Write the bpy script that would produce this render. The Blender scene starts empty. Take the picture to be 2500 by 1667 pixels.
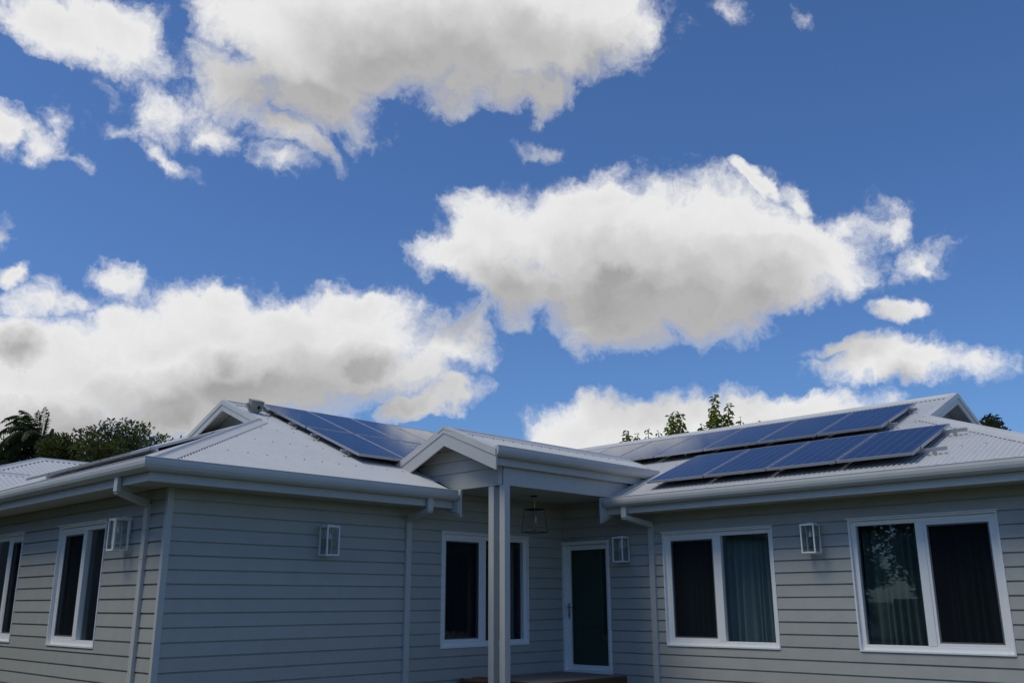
import bpy, math, random
import numpy as np
from mathutils import Vector, Matrix, Euler

random.seed(7)
R = math.radians
sc = bpy.context.scene
COL = sc.collection

# ------------------------------------------------------------------ camera
F_PX, YAW, PITCH, ROLL = 2261.5, 0.7695, 0.2747, -0.0038
CAM = Vector((-5.3356, -11.0727, 1.2996))
def cam_axes():
    f = Vector((math.cos(PITCH)*math.cos(YAW), math.cos(PITCH)*math.sin(YAW), math.sin(PITCH)))
    r = Vector((math.sin(YAW), -math.cos(YAW), 0)); u = r.cross(f)
    return f, math.cos(ROLL)*r + math.sin(ROLL)*u, -math.sin(ROLL)*r + math.cos(ROLL)*u
FW, RT, UP = cam_axes()
cam = bpy.data.objects.new('camera', bpy.data.cameras.new('camera'))
COL.objects.link(cam)
cam.matrix_world = Matrix.Translation(CAM) @ Matrix((RT, UP, -FW)).transposed().to_4x4()
cam.data.sensor_width = 36.0
cam.data.lens = 36.0*F_PX/2500
cam.data.clip_start = 0.1
cam.data.clip_end = 3000
sc.camera = cam
def pdir(px, py):                       # photo pixel (2500 x 1667) -> direction
    return (FW + RT*((px-1250)/F_PX) - UP*((py-833.5)/F_PX)).normalized()
def hit(px, py, axis, val):             # photo pixel on the plane axis = val
    d = pdir(px, py); t = (val-CAM[axis])/d[axis]
    return CAM + d*t

# ------------------------------------------------------------------ light and exposure
SUN_EL, SUN_AZ = R(58), R(158)           # azimuth of the sun, counter-clockwise from +x
sc.view_settings.view_transform = 'Standard'
sc.view_settings.look = 'None'
sc.view_settings.exposure = 0.12
sc.view_settings.gamma = 1.0
sun = bpy.data.objects.new('sun', bpy.data.lights.new('sun', 'SUN'))
COL.objects.link(sun)
sun.data.energy = 1.32
sun.data.angle = R(24)
sun.data.color = (1.0, 0.92, 0.70)
sdir = Vector((math.cos(SUN_EL)*math.cos(SUN_AZ), math.cos(SUN_EL)*math.sin(SUN_AZ), math.sin(SUN_EL)))
sun.rotation_euler = sdir.to_track_quat('Z', 'Y').to_euler()
sc.render.engine = 'CYCLES'
cy = sc.cycles
cy.use_denoising = True
cy.max_bounces = 8; cy.diffuse_bounces = 4; cy.glossy_bounces = 4
cy.transparent_max_bounces = 24; cy.transmission_bounces = 6
cy.sample_clamp_indirect = 4.0
cy.caustics_reflective = False; cy.caustics_refractive = False

# ------------------------------------------------------------------ world: sky with broken cumulus
world = bpy.data.worlds.new('World'); sc.world = world
world.use_nodes = True
try:
    world.cycles.sampling_method = 'MANUAL'; world.cycles.sample_map_resolution = 512
except Exception: pass

class NT:
    def __init__(s, tree): s.t = tree; s.n = tree.nodes; s.l = tree.links
    def add(s, kind, **kw):
        n = s.n.new(kind)
        for k, v in kw.items(): setattr(n, k, v)
        return n
    def put(s, sock, v):
        if hasattr(v, 'is_output'): s.l.new(v, sock)
        elif v is not None: sock.default_value = v
    def m(s, op, a, b=None, c=None, clamp=False):
        n = s.add('ShaderNodeMath', operation=op, use_clamp=clamp)
        s.put(n.inputs[0], a); s.put(n.inputs[1], b); s.put(n.inputs[2], c)
        return n.outputs[0]
    def v(s, op, a, b=None, out=0, scale=None):
        n = s.add('ShaderNodeVectorMath', operation=op)
        s.put(n.inputs[0], a); s.put(n.inputs[1], b)
        if scale is not None: s.put(n.inputs['Scale'], scale)
        return n.outputs[out]
    def ramp(s, x, a, b, lo=0.0, hi=1.0, mode='SMOOTHSTEP'):
        n = s.add('ShaderNodeMapRange', interpolation_type=mode, clamp=True) if mode != 'LINEAR' else s.add('ShaderNodeMapRange', clamp=True)
        for i, q in enumerate((x, a, b, lo, hi)): s.put(n.inputs[i], q)
        return n.outputs[0]
    def noise(s, vec, scale, detail=4, rough=.5, dist=0.0, lac=2.0, out=0):
        n = s.add('ShaderNodeTexNoise')
        s.put(n.inputs['Vector'], vec); s.put(n.inputs['Scale'], scale); s.put(n.inputs['Detail'], detail)
        s.put(n.inputs['Roughness'], rough); s.put(n.inputs['Distortion'], dist); s.put(n.inputs['Lacunarity'], lac)
        return n.outputs[out]
    def mix(s, f, a, b, blend='MIX'):
        n = s.add('ShaderNodeMix', data_type='RGBA', blend_type=blend)
        s.put(n.inputs[0], f); s.put(n.inputs[6], a); s.put(n.inputs[7], b)
        return n.outputs[2]

# each cloud: (photo x, photo y, half width, half height, tilt in degrees, weight) of the bank seen in that direction
CLOUDS = [
 # long bank overhead
 (130,60,230,110,-25,.7),(330,90,290,150,-20,.78),(560,190,260,140,-30,.72),(760,80,330,170,-12,1.05),(800,230,230,130,-30,.85),
 (1020,40,430,210,0,1.25),(1300,90,380,170,10,1.2),(1470,60,230,120,25,.8),(1345,210,120,110,40,.75),(860,250,140,80,-30,.6),
 (430,270,180,80,-15,.55),(300,300,160,50,-10,.42),(700,300,110,50,-50,.5),(770,350,100,40,-50,.36),(690,400,75,46,-40,.38),(540,340,90,45,20,.4),
 (400,385,130,32,-35,.35),
 # left edge group
 (20,340,100,95,-20,.8),(120,360,140,90,-30,.75),(210,400,110,50,-25,.45),(150,320,60,70,0,.5),
 (1335,362,85,30,-5,.5),(1320,300,50,30,0,.3),
 # big cumulus in the middle
 (1120,620,180,75,8,.85),(1230,570,200,140,15,1.0),(1390,580,260,160,5,1.15),(1560,640,380,200,3,1.35),(1640,580,260,120,0,1.05),
 (1480,500,190,70,0,.85),(1800,600,320,170,0,1.15),(1960,605,220,115,-8,1.1),(1880,660,260,110,0,1.1),(2030,645,140,80,0,.8),(1480,720,340,120,2,1.1),
 (1240,680,220,100,-20,.95),(1330,690,170,110,0,1.05),(1860,455,130,46,-35,.75),(1950,500,110,70,-50,.7),(2080,545,120,60,-10,.6),
 (2180,560,75,45,20,.45),(2230,640,130,40,25,.42),(1820,710,260,80,8,.8),
 # left cumulus bank
 (560,820,240,120,-5,1.1),(400,840,240,100,0,1.05),(650,775,120,80,0,.9),(545,745,90,70,0,.85),(885,745,165,85,-5,.95),(890,830,170,115,-10,1.05),
 (720,850,420,150,3,1.35),(280,890,240,85,0,1.05),(60,920,220,100,0,1.15),(200,930,420,130,0,1.3),(560,960,420,110,2,1.2),(860,900,190,120,5,1.0),
 (100,1010,330,110,0,1.1),(420,1030,240,70,0,.9),(1000,1000,120,46,8,.7),(1100,970,80,30,8,.55),(40,665,90,62,-10,.8),(290,690,110,36,-30,.45),
 (110,740,150,45,0,.45),(0,560,60,40,0,.5),
 # right low clouds
 (2130,880,260,78,4,.95),(2260,880,200,80,-6,.95),(2040,850,150,48,4,.75),(2380,890,110,36,-5,.6),(2190,760,105,56,-5,.8),
 (1880,1015,330,75,4,1.05),(1640,1020,290,90,8,1.05),(1450,1060,260,100,12,1.0),(1800,1070,420,90,3,1.1),(1330,1100,220,50,5,.8),
 (1250,1140,220,50,0,.7),(1700,1130,500,80,0,1.1),
 # faint veils upper right
 (1800,20,100,46,-30,.33),(1950,45,60,36,0,.26),
]
def cloud_group(fine):
    g = bpy.data.node_groups.new('cloud_density', 'ShaderNodeTree')
    g.interface.new_socket('Direction', in_out='INPUT', socket_type='NodeSocketVector')
    g.interface.new_socket('Density', in_out='OUTPUT', socket_type='NodeSocketFloat')
    g.interface.new_socket('Warped', in_out='OUTPUT', socket_type='NodeSocketVector')
    T = NT(g)
    gi = T.add('NodeGroupInput'); go = T.add('NodeGroupOutput')
    d = gi.outputs[0]; dw = d
    if fine:                                  # turbulent offset of the outline
        dw = T.v('MULTIPLY_ADD', T.noise(d, 12.0, 5, .62, out=1), (.075,)*3); dw.node.inputs[2].default_value = (-.0375,)*3
        dw = T.v('ADD', d, dw)
    F = None
    for (px, py, rx, ry, tilt, wgt) in CLOUDS:
        if not fine and wgt < .8: continue
        thin = wgt < .62                      # veils: wider, fainter, broken up by the turbulence
        if thin: rx, ry = rx*1.35, ry*1.7
        c = pdir(px, py); ct, st = math.cos(R(tilt)), math.sin(R(tilt))
        a = (pdir(px+rx*ct, py-rx*st) - c).length*GROW; b = (pdir(px-ry*st, py-ry*ct) - c).length*GROW
        tx = (pdir(px+rx*ct, py-rx*st) - c); tx = (tx - c*tx.dot(c)).normalized()
        ty = c.cross(tx).normalized()
        u = T.v('DOT_PRODUCT', dw, tuple(tx/a), out=1); v = T.v('DOT_PRODUCT', dw, tuple(ty/b), out=1)
        r2 = T.m('MULTIPLY_ADD', v, v, T.m('MULTIPLY', u, u))
        x = T.m('MULTIPLY_ADD', T.m('SQRT', r2), -.6 if thin else -.95, wgt*.62+(.17 if thin else .33))
        F = x if F is None else T.m('MAXIMUM', F, x)
    F = T.m('MULTIPLY_ADD', T.m('MINIMUM', F, 0.0), 1.6, F)
    F = T.m('MAXIMUM', F, -1.2)
    # the same broken cloud cover goes on over the rest of the sky
    sx = T.add('ShaderNodeSeparateXYZ'); T.put(sx.inputs[0], dw)
    h = T.m('ADD', T.m('MAXIMUM', sx.outputs[2], 0.0), .22)
    flat = T.add('ShaderNodeCombineXYZ')
    T.put(flat.inputs[0], T.m('DIVIDE', sx.outputs[0], h)); T.put(flat.inputs[1], T.m('DIVIDE', sx.outputs[1], h))
    cov = T.noise(flat.outputs[0], 1.15, 2, .5)
    cov = T.ramp(cov, .48, .76, -.6, 1.2, 'LINEAR')
    away = T.v('DOT_PRODUCT', d, tuple(pdir(1250, 640)), out=1)
    F = T.m('MAXIMUM', T.m('SUBTRACT', F, T.m('MULTIPLY', T.m('LESS_THAN', away, .5), 3.0)), T.m('ADD', cov, T.ramp(away, .70, .82, 0, -3)))
    n1 = T.noise(dw, 10.0, 9 if fine else 2, .64)
    den = T.m('MULTIPLY_ADD', F, 1.35, T.m('MULTIPLY_ADD', n1, 2.45 if fine else 1.1, (-1.225 if fine else -.55)-.20))
    T.put(go.inputs[0], den); T.put(go.inputs[1], dw)
    return g
GROW = 1.02
def build_world():
    T = NT(world.node_tree); world.node_tree.nodes.clear()
    out = T.add('ShaderNodeOutputWorld'); bg = T.add('ShaderNodeBackground')
    T.l.new(bg.outputs[0], out.inputs[0])
    SKY_STRENGTH = .10
    bg.inputs[1].default_value = SKY_STRENGTH
    tc = T.add('ShaderNodeTexCoord'); d = T.v('NORMALIZE', tc.outputs['Generated'])
    sky = T.add('ShaderNodeTexSky', sky_type='NISHITA')
    sky.sun_disc = False; sky.sun_elevation = SUN_EL; sky.sun_rotation = math.pi/2 - SUN_AZ
    sky.altitude = 100; sky.air_density = 1.0; sky.dust_density = 1.0; sky.ozone_density = 1.6
    a = T.add('ShaderNodeGroup', node_tree=cloud_group(True)); T.put(a.inputs[0], d)
    # thickness a little towards the light: gives lit shoulders and shaded bases
    ldir = (Vector((0, 0, 1))*.9 + sdir*.35).normalized()
    up = T.v('ADD', a.outputs[1], tuple(ldir*.075))
    b = T.add('ShaderNodeGroup', node_tree=cloud_group(False)); T.put(b.inputs[0], up)
    den, den2 = a.outputs[0], b.outputs[0]
    alpha = T.ramp(den, -.12, .50)
    core = T.ramp(den, .10, 1.25, mode='LINEAR')
    above = T.ramp(den2, -.22, .80, mode='LINEAR')        # how much cloud lies between here and the light
    shade = T.m('MULTIPLY_ADD', above, .72, T.m('MULTIPLY', core, .28), clamp=True)
    shade = T.m('MULTIPLY', shade, T.ramp(den, -.1, .35))
    k = 1.0/SKY_STRENGTH
    cloud = T.mix(shade, tuple(c*k for c in (.80, .80, .80))+(1,), tuple(c*k for c in (.335, .33, .33))+(1,))
    skyc = T.v('MULTIPLY', sky.outputs[0], (.50, .74, 1.08))
    T.put(bg.inputs[0], T.mix(alpha, skyc, cloud))
build_world()

# ------------------------------------------------------------------ materials
MATS = {}
def mat(name, col, rough=.5, metal=0.0, noise=0.0, nscale=8.0, bump=0.0, bscale=60.0, rnd=0.0, coat=0.0, spec=.5, stain=None, stretch=None):
    m = bpy.data.materials.new(name); m.use_nodes = True; MATS[name] = m
    T = NT(m.node_tree); bs = m.node_tree.nodes['Principled BSDF']
    bs.inputs['Roughness'].default_value = rough; bs.inputs['Metallic'].default_value = metal
    bs.inputs['Specular IOR Level'].default_value = spec
    bs.inputs['Coat Weight'].default_value = coat
    tc = T.add('ShaderNodeTexCoord'); co = tc.outputs['Object']
    if stretch: co = T.v('MULTIPLY', co, stretch)
    c = tuple(col)+(1,)
    src = None
    if noise:
        n = T.noise(co, nscale, 5, .6)
        f = T.ramp(n, .25, .75, 1-noise, 1+noise, 'LINEAR')
        src = T.v('SCALE', c[:3], scale=f)
    if stain:
        n = T.noise(co, stain[1], 6, .65)
        f = T.ramp(n, stain[2], stain[2]+.2, 0, stain[3])
        src = T.mix(f, src if src is not None else c, tuple(stain[0])+(1,))
    if rnd:
        oi = T.add('ShaderNodeObjectInfo')
        f = T.ramp(oi.outputs['Random'], 0, 1, 1-rnd, 1+rnd, 'LINEAR')
        src = T.v('SCALE', src if src is not None else c[:3], scale=f)
    T.put(bs.inputs['Base Color'], src if src is not None else c)
    if bump:
        b = T.add('ShaderNodeBump'); b.inputs['Strength'].default_value = bump; b.inputs['Distance'].default_value = .01
        T.put(b.inputs['Height'], T.noise(co, bscale, 4, .6)); T.l.new(b.outputs[0], bs.inputs['Normal'])
    return m
mat('board_paint', (.435, .435, .40), .55, noise=.06, nscale=3.5, bump=.08, bscale=35, rnd=.035, stain=((.33, .325, .30), 2.2, .58, .25))
mat('trim_paint', (.55, .55, .525), .45, noise=.04, nscale=5, bump=.04)
mat('gutter_steel', (.56, .555, .53), .38, noise=.05, nscale=3, stain=((.34, .33, .30), 6, .58, .35))
mat('roof_steel', (.62, .605, .575), .42, noise=.05, nscale=1.6, stain=((.48, .465, .43), 1.3, .55, .45))
mat('soffit_paint', (.50, .49, .46), .6, noise=.03)
mat('white_vinyl', (.88, .88, .87), .32, noise=.02)
mat('white_powder', (.86, .86, .86), .35)
mat('dark_gap', (.02, .02, .02), .8)
mat('screen_frame', (.13, .135, .14), .5)
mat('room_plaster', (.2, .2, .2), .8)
mat('room_floor', (.10, .07, .05), .6)
mat('aluminium', (.50, .51, .52), .4, metal=.65, noise=.04)
mat('screw', (.42, .42, .42), .4, metal=.4)
mat('rubber', (.02, .02, .022), .6)
mat('isolator_plastic', (.30, .31, .25), .5, noise=.06)
mat('conduit', (.33, .34, .32), .5)
mat('brass', (.55, .36, .10), .3, metal=1.0)
mat('bronze', (.03, .026, .02), .4, metal=.6)
mat('door_metal', (.45, .45, .46), .25, metal=1.0)
mat('bulb_white', (.75, .75, .74), .4)
mat('curtain_pale', (.42, .45, .46), .85, noise=.08, nscale=20)
mat('curtain_green', (.24, .275, .255), .85, noise=.10, nscale=20)
mat('door_backing', (.17, .22, .205), .9, noise=.10, nscale=2)  # grey green of the sheet added to brighten the door glass
mat('curtain_dark', (.17, .19, .19), .85, noise=.10, nscale=20)
mat('deck_top', (.24, .21, .18), .7, noise=.18, nscale=6, bump=.15, stretch=(1, 14, 14), rnd=.12)
mat('deck_oiled', (.12, .055, .022), .45, noise=.22, nscale=5, bump=.1, stretch=(1, 12, 12))
mat('terracotta', (.28, .10, .035), .6, noise=.12)
mat('bark', (.11, .085, .06), .9, noise=.3, nscale=14, bump=.5, bscale=18)
mat('palm_bark', (.10, .09, .075), .9, noise=.25, nscale=9, bump=.4, bscale=12)
mat('ground_grass', (.075, .085, .045), .95, noise=.35, nscale=1.2, bump=.3, bscale=9, stain=((.16, .13, .09), .35, .5, .6))
mat('fence_paling', (.22, .19, .16), .85, noise=.2, nscale=4)
mat('neighbour_wall', (.34, .30, .26), .8, noise=.08)

def leaf_mat(name, col, var, trans=.3):
    m = bpy.data.materials.new(name); m.use_nodes = True; MATS[name] = m
    T = NT(m.node_tree); t = m.node_tree; bs = t.nodes['Principled BSDF']
    geo = T.add('ShaderNodeNewGeometry')
    f = T.ramp(geo.outputs['Random Per Island'], 0, 1, 0, 1, 'LINEAR')
    c = T.mix(f, tuple(col)+(1,), tuple(var)+(1,))
    T.put(bs.inputs['Base Color'], c); bs.inputs['Roughness'].default_value = .5
    tr = T.add('ShaderNodeBsdfTranslucent'); T.put(tr.inputs[0], T.v('MULTIPLY', c, (1.5, 1.6, .6)))
    mx = T.add('ShaderNodeMixShader'); mx.inputs[0].default_value = trans
    T.l.new(bs.outputs[0], mx.inputs[1]); T.l.new(tr.outputs[0], mx.inputs[2])
    T.l.new(mx.outputs[0], t.nodes['Material Output'].inputs[0])
leaf_mat('leaf_dark', (.028, .042, .016), (.06, .075, .025))
leaf_mat('leaf_olive', (.05, .065, .018), (.11, .12, .03), .35)
leaf_mat('leaf_bright', (.08, .13, .02), (.22, .24, .04), .5)
leaf_mat('leaf_palm', (.032, .055, .02), (.075, .10, .035))
leaf_mat('leaf_dry', (.10, .095, .08), (.18, .17, .15), .15)

def glass_mat(name, tint, refl=1.0, rough=.0):
    m = bpy.data.materials.new(name); m.use_nodes = True; MATS[name] = m
    T = NT(m.node_tree); t = m.node_tree; t.nodes.remove(t.nodes['Principled BSDF'])
    tr = T.add('ShaderNodeBsdfTransparent'); tr.inputs[0].default_value = tuple(tint)+(1,)
    gl = T.add('ShaderNodeBsdfGlossy'); gl.inputs['Roughness'].default_value = rough
    gl.inputs[0].default_value = (refl, refl, refl, 1)
    geo = T.add('ShaderNodeNewGeometry')
    cs = T.m('ABSOLUTE', T.v('DOT_PRODUCT', geo.outputs['Normal'], geo.outputs['Incoming'], out=1))
    fr = T.m('MULTIPLY_ADD', T.m('POWER', T.m('SUBTRACT', 1.0, cs), 5.0), .92, .055)
    mx = T.add('ShaderNodeMixShader')
    T.put(mx.inputs[0], fr)
    T.l.new(tr.outputs[0], mx.inputs[1]); T.l.new(gl.outputs[0], mx.inputs[2])
    T.l.new(mx.outputs[0], t.nodes['Material Output'].inputs[0])
glass_mat('window_glass', (.68, .76, .77), .9)
glass_mat('door_glass', (.55, .68, .64), .8)
glass_mat('lantern_glass', (.93, .95, .95), .7)

def screen_mat():                        # woven fly screen: half open dark mesh
    m = bpy.data.materials.new('fly_screen_mesh'); m.use_nodes = True; MATS['fly_screen_mesh'] = m
    T = NT(m.node_tree); t = m.node_tree; bs = t.nodes['Principled BSDF']
    bs.inputs['Base Color'].default_value = (.016, .018, .022, 1); bs.inputs['Roughness'].default_value = .9; bs.inputs['Specular IOR Level'].default_value = 0.0
    tr = T.add('ShaderNodeBsdfTransparent'); mx = T.add('ShaderNodeMixShader'); mx.inputs[0].default_value = .55
    T.l.new(tr.outputs[0], mx.inputs[1]); T.l.new(bs.outputs[0], mx.inputs[2])
    T.l.new(mx.outputs[0], t.nodes['Material Output'].inputs[0])
screen_mat()

def cell_mat():                          # polycrystalline cells: 6 x 10 grid, bus bars, flaky crystals
    m = bpy.data.materials.new('solar_cells'); m.use_nodes = True; MATS['solar_cells'] = m
    T = NT(m.node_tree); t = m.node_tree; bs = t.nodes['Principled BSDF']
    tc = T.add('ShaderNodeTexCoord'); co = tc.outputs['Object']
    sx = T.add('ShaderNodeSeparateXYZ'); T.put(sx.inputs[0], co)
    def lines(s, period, half):
        f = T.m('FRACT', T.m('DIVIDE', s, period)); q = T.m('ABSOLUTE', T.m('SUBTRACT', f, .5))
        return T.m('GREATER_THAN', q, .5-half/period)
    gx = lines(sx.outputs[0], .157, .0042); gy = lines(sx.outputs[1], .157, .0022)
    bus = lines(T.m('ADD', sx.outputs[0], .0), .0523, .0011)
    vo = T.add('ShaderNodeTexVoronoi'); T.put(vo.inputs['Vector'], co); T.put(vo.inputs['Scale'], 55.0)
    n = T.noise(co, 3.0, 3, .5)
    f = T.ramp(vo.outputs['Color'], 0, 1, 0, 1, 'LINEAR')
    oi = T.add('ShaderNodeObjectInfo')
    c = T.mix(f, (.008, .015, .060, 1), (.016, .027, .095, 1))
    c = T.v('SCALE', c, scale=T.ramp(oi.outputs['Random'], 0, 1, .88, 1.12, 'LINEAR'))
    c = T.mix(T.m('MULTIPLY', bus, .25), c, (.20, .23, .30, 1))
    c = T.mix(T.m('MULTIPLY', T.m('MAXIMUM', gx, T.m('MULTIPLY', gy, .6)), .62), c, (.22, .25, .33, 1))
    c = T.mix(T.ramp(n, .5, .8, 0, .10), c, (.20, .20, .19, 1))
    T.put(bs.inputs['Base Color'], c)
    bs.inputs['Roughness'].default_value = .07; bs.inputs['IOR'].default_value = 1.33
cell_mat()

# ------------------------------------------------------------------ mesh helpers
class MB:
    def __init__(s): s.v = []; s.f = []
    def poly(s, pts):
        n = len(s.v); s.v += [tuple(p) for p in pts]; s.f.append(tuple(range(n, n+len(pts)))); return s
    def box(s, x0, x1, y0, y1, z0, z1):
        n = len(s.v)
        s.v += [(x0,y0,z0),(x1,y0,z0),(x1,y1,z0),(x0,y1,z0),(x0,y0,z1),(x1,y0,z1),(x1,y1,z1),(x0,y1,z1)]
        s.f += [tuple(n+i for i in q) for q in ((0,3,2,1),(4,5,6,7),(0,1,5,4),(1,2,6,5),(2,3,7,6),(3,0,4,7))]
        return s
    def prism(s, pts, d):                # polygon pts extruded by vector d
        n = len(s.v); k = len(pts); d = Vector(d)
        s.v += [tuple(Vector(p)) for p in pts] + [tuple(Vector(p)+d) for p in pts]
        s.f.append(tuple(n+i for i in reversed(range(k)))); s.f.append(tuple(n+k+i for i in range(k)))
        for i in range(k):
            j = (i+1) % k; s.f.append((n+i, n+j, n+k+j, n+k+i))
        return s
    def bar(s, a, b, w, h, up=(0, 0, 1)):
        a, b = Vector(a), Vector(b); d = (b-a).normalized(); u = Vector(up)
        r = d.cross(u)
        if r.length < 1e-4: r = d.cross(Vector((1, 0, 0)))
        r.normalize(); u = r.cross(d)
        p = [a+r*w/2*i+u*h/2*j for i, j in ((-1,-1),(1,-1),(1,1),(-1,1))]
        return s.prism(p, b-a)
    def tube(s, pts, rad, seg=8, cap=True):
        rings = []; pts = [Vector(p) for p in pts]
        for i, p in enumerate(pts):
            d = (pts[min(i+1, len(pts)-1)] - pts[max(i-1, 0)]).normalized()
            a = d.orthogonal().normalized() if i == 0 else (rings_a - d*rings_a.dot(d)).normalized()
            rings_a = a; b = d.cross(a); r = rad[i] if isinstance(rad, (list, tuple)) else rad
            n = len(s.v); rings.append(n)
            s.v += [tuple(p + a*(r*math.cos(2*math.pi*k/seg)) + b*(r*math.sin(2*math.pi*k/seg))) for k in range(seg)]
        for i in range(len(rings)-1):
            for k in range(seg):
                j = (k+1) % seg; s.f.append((rings[i]+k, rings[i]+j, rings[i+1]+j, rings[i+1]+k))
        if cap:
            s.f.append(tuple(rings[0]+k for k in reversed(range(seg)))); s.f.append(tuple(rings[-1]+k for k in range(seg)))
        return s
    def lathe(s, prof, c, seg=24):
        n = len(s.v)
        for r, z in prof:
            s.v += [(c[0]+r*math.cos(2*math.pi*k/seg), c[1]+r*math.sin(2*math.pi*k/seg), c[2]+z) for k in range(seg)]
        for i in range(len(prof)-1):
            for k in range(seg):
                j = (k+1) % seg; s.f.append((n+i*seg+k, n+i*seg+j, n+(i+1)*seg+j, n+(i+1)*seg+k))
        return s
    def build(s, name, m, parent=None, smooth=False, bevel=0.0, loc=None):
        me = bpy.data.meshes.new(name); me.from_pydata(s.v, [], s.f); me.update()
        me.materials.append(MATS[m])
        if smooth: me.polygons.foreach_set('use_smooth', [True]*len(me.polygons))
        return link(name, me, parent, bevel, loc)
def link(name, me, parent=None, bevel=0.0, loc=None):
    o = bpy.data.objects.new(name, me); COL.objects.link(o)
    if parent is not None: o.parent = parent
    if loc is not None: o.location = loc
    if bevel:
        b = o.modifiers.new('bevel', 'BEVEL'); b.width = bevel; b.segments = 2; b.limit_method = 'ANGLE'; b.angle_limit = R(40)
    return o
def tag(o, label, cat, group=None, kind=None):
    if label: o['label'] = label
    if cat: o['category'] = cat
    if group: o['group'] = group
    if kind: o['kind'] = kind
    return o
def empty(name, loc=(0, 0, 0), rz=0.0):
    o = bpy.data.objects.new(name, None); COL.objects.link(o); o.location = loc; o.rotation_euler = (0, 0, rz)
    o.empty_display_size = .2
    return o
def copy_tree(o, parent=None):
    c = o.copy(); COL.objects.link(c)
    if parent is not None: c.parent = parent
    for ch in list(o.children): copy_tree(ch, c)
    return c

# ------------------------------------------------------------------ ground
g = MB(); G = -.35
g.poly([(-1500, -1500, G), (1500, -1500, G), (1500, 1500, G), (-1500, 1500, G)])
tag(g.build('ground', 'ground_grass'), None, None, kind='structure')

# ------------------------------------------------------------------ house
L = 7.354                      # the right wing's long wall stands at x = L, the left wing's front wall at y = 0
H0, PIT = .50, .17             # weatherboard courses
SOF = 2.69                     # soffit height
OV = .52                       # eave overhang to the fascia
E = .56                        # roof sheet edge
TH = R(22.5); TT = math.tan(TH)
Z0 = 2.905                     # sheet height at the eave
YR = 3.95                      # ridge of the left wing
XR = 11.10                     # ridge of the right wing
CEND = -8.06                   # end of the right wing's wall
YB = 2*YR                      # rear wall of the left wing
house = empty('weatherboard_house', (0, 0, G))
tag(house, 'single storey grey weatherboard house with white corrugated roof and entry porch', 'house')
HOFF = Vector((0, 0, -G))
def hb(mb, name, m, parent=None, **kw):              # part of the house, given in world coordinates
    if parent is None: return mb.build(name, m, house, loc=HOFF, **kw)
    return mb.build(name, m, parent, **kw)

# a wall frame: u runs along the wall, o outward, z up
class WF:
    def __init__(s, org, u, o): s.org = Vector(org); s.u = Vector(u); s.o = Vector(o)
    def p(s, u, o, z): return s.org + s.u*u + s.o*o + Vector((0, 0, z))
WA = WF((0, 0, 0), (0, 1, 0), (-1, 0, 0))       # left gable-end wall, u = y
WB = WF((0, 0, 0), (1, 0, 0), (0, -1, 0))       # front wall, u = x
WC = WF((L, 0, 0), (0, -1, 0), (-1, 0, 0))      # right wing wall, u = -y
def wbox(mb, w, u0, u1, o0, o1, z0, z1):
    pts = [w.p(u0, o0, z0), w.p(u1, o0, z0), w.p(u1, o1, z0), w.p(u0, o1, z0)]
    return mb.prism(pts, (0, 0, z1-z0))

def backing(w, u0, u1, z0, z1, holes):
    us = sorted({u0, u1, *[h[0] for h in holes], *[h[1] for h in holes]})
    zs = sorted({z0, z1, *[h[2] for h in holes], *[h[3] for h in holes]})
    mb = MB()
    for a, b in zip(us, us[1:]):
        for c, d in zip(zs, zs[1:]):
            if any(h[0]-1e-6 <= a and b <= h[1]+1e-6 and h[2]-1e-6 <= c and d <= h[3]+1e-6 for h in holes): continue
            wbox(mb, w, a, b, -.10, -.002, c, d)
    return hb(mb, 'wall', 'board_paint')

def boards(w, wall, u0, u1, holes, ztop_fn, mlo=-5, mhi=14):
    def piece(a, b, zb, zt):
        if b-a < .01 or zt-zb < .02: return
        mb = MB()
        gap = .020
        j = random.uniform(-.0012, .0012)
        prof = [(0, zb), (.004, zb), (.004, zb+gap+.004), (.026, zb+gap), (.028+j, zb+gap+.003), (.021, zt), (0, zt)]
        mb.prism([w.p(a, o, z) for o, z in prof], w.u*(b-a))
        mb.build('weatherboard', 'board_paint', wall)
    for m in range(mlo, mhi):
        zb = H0 + PIT*m; zt = zb + PIT
        zt = min(zt, ztop_fn)
        if zt-zb < .02: continue
        hs = [h for h in holes if h[2] < zt-.004 and h[3] > zb+.004]
        cur = u0
        for h in sorted(hs):
            piece(cur, h[0], zb, zt)
            if h[2] > zb+.02: piece(h[0], h[1], zb, h[2])
            if h[3] < zt-.02: piece(h[0], h[1], h[3], zt)
            cur = h[1]
        piece(cur, u1, zb, zt)

WIN_A1 = (1.69, 3.31, .745, 2.39); WIN_A0 = (4.77, 6.42, .745, 2.39)
WIN_B = (4.48, 6.45, .635, 2.372)
DOOR = (.012, 1.07, .168, 2.318)
WIN_C1 = (2.169, 4.13, .642, 2.375); WIN_C2 = (5.297, 7.247, .655, 2.395)
wall_a = backing(WA, 0, YB, G, SOF, [WIN_A1, WIN_A0])
boards(WA, wall_a, .03, YB, [WIN_A1, WIN_A0], SOF)
wall_b = backing(WB, 0, L, G, 3.10, [WIN_B])
boards(WB, wall_b, .045, L-.023, [WIN_B], 2.985)
wall_c = backing(WC, 0, -CEND, G, 3.10, [DOOR, WIN_C1, WIN_C2])
boards(WC, wall_c, .0, -CEND-.02, [DOOR, WIN_C1, WIN_C2], 2.985)
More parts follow.
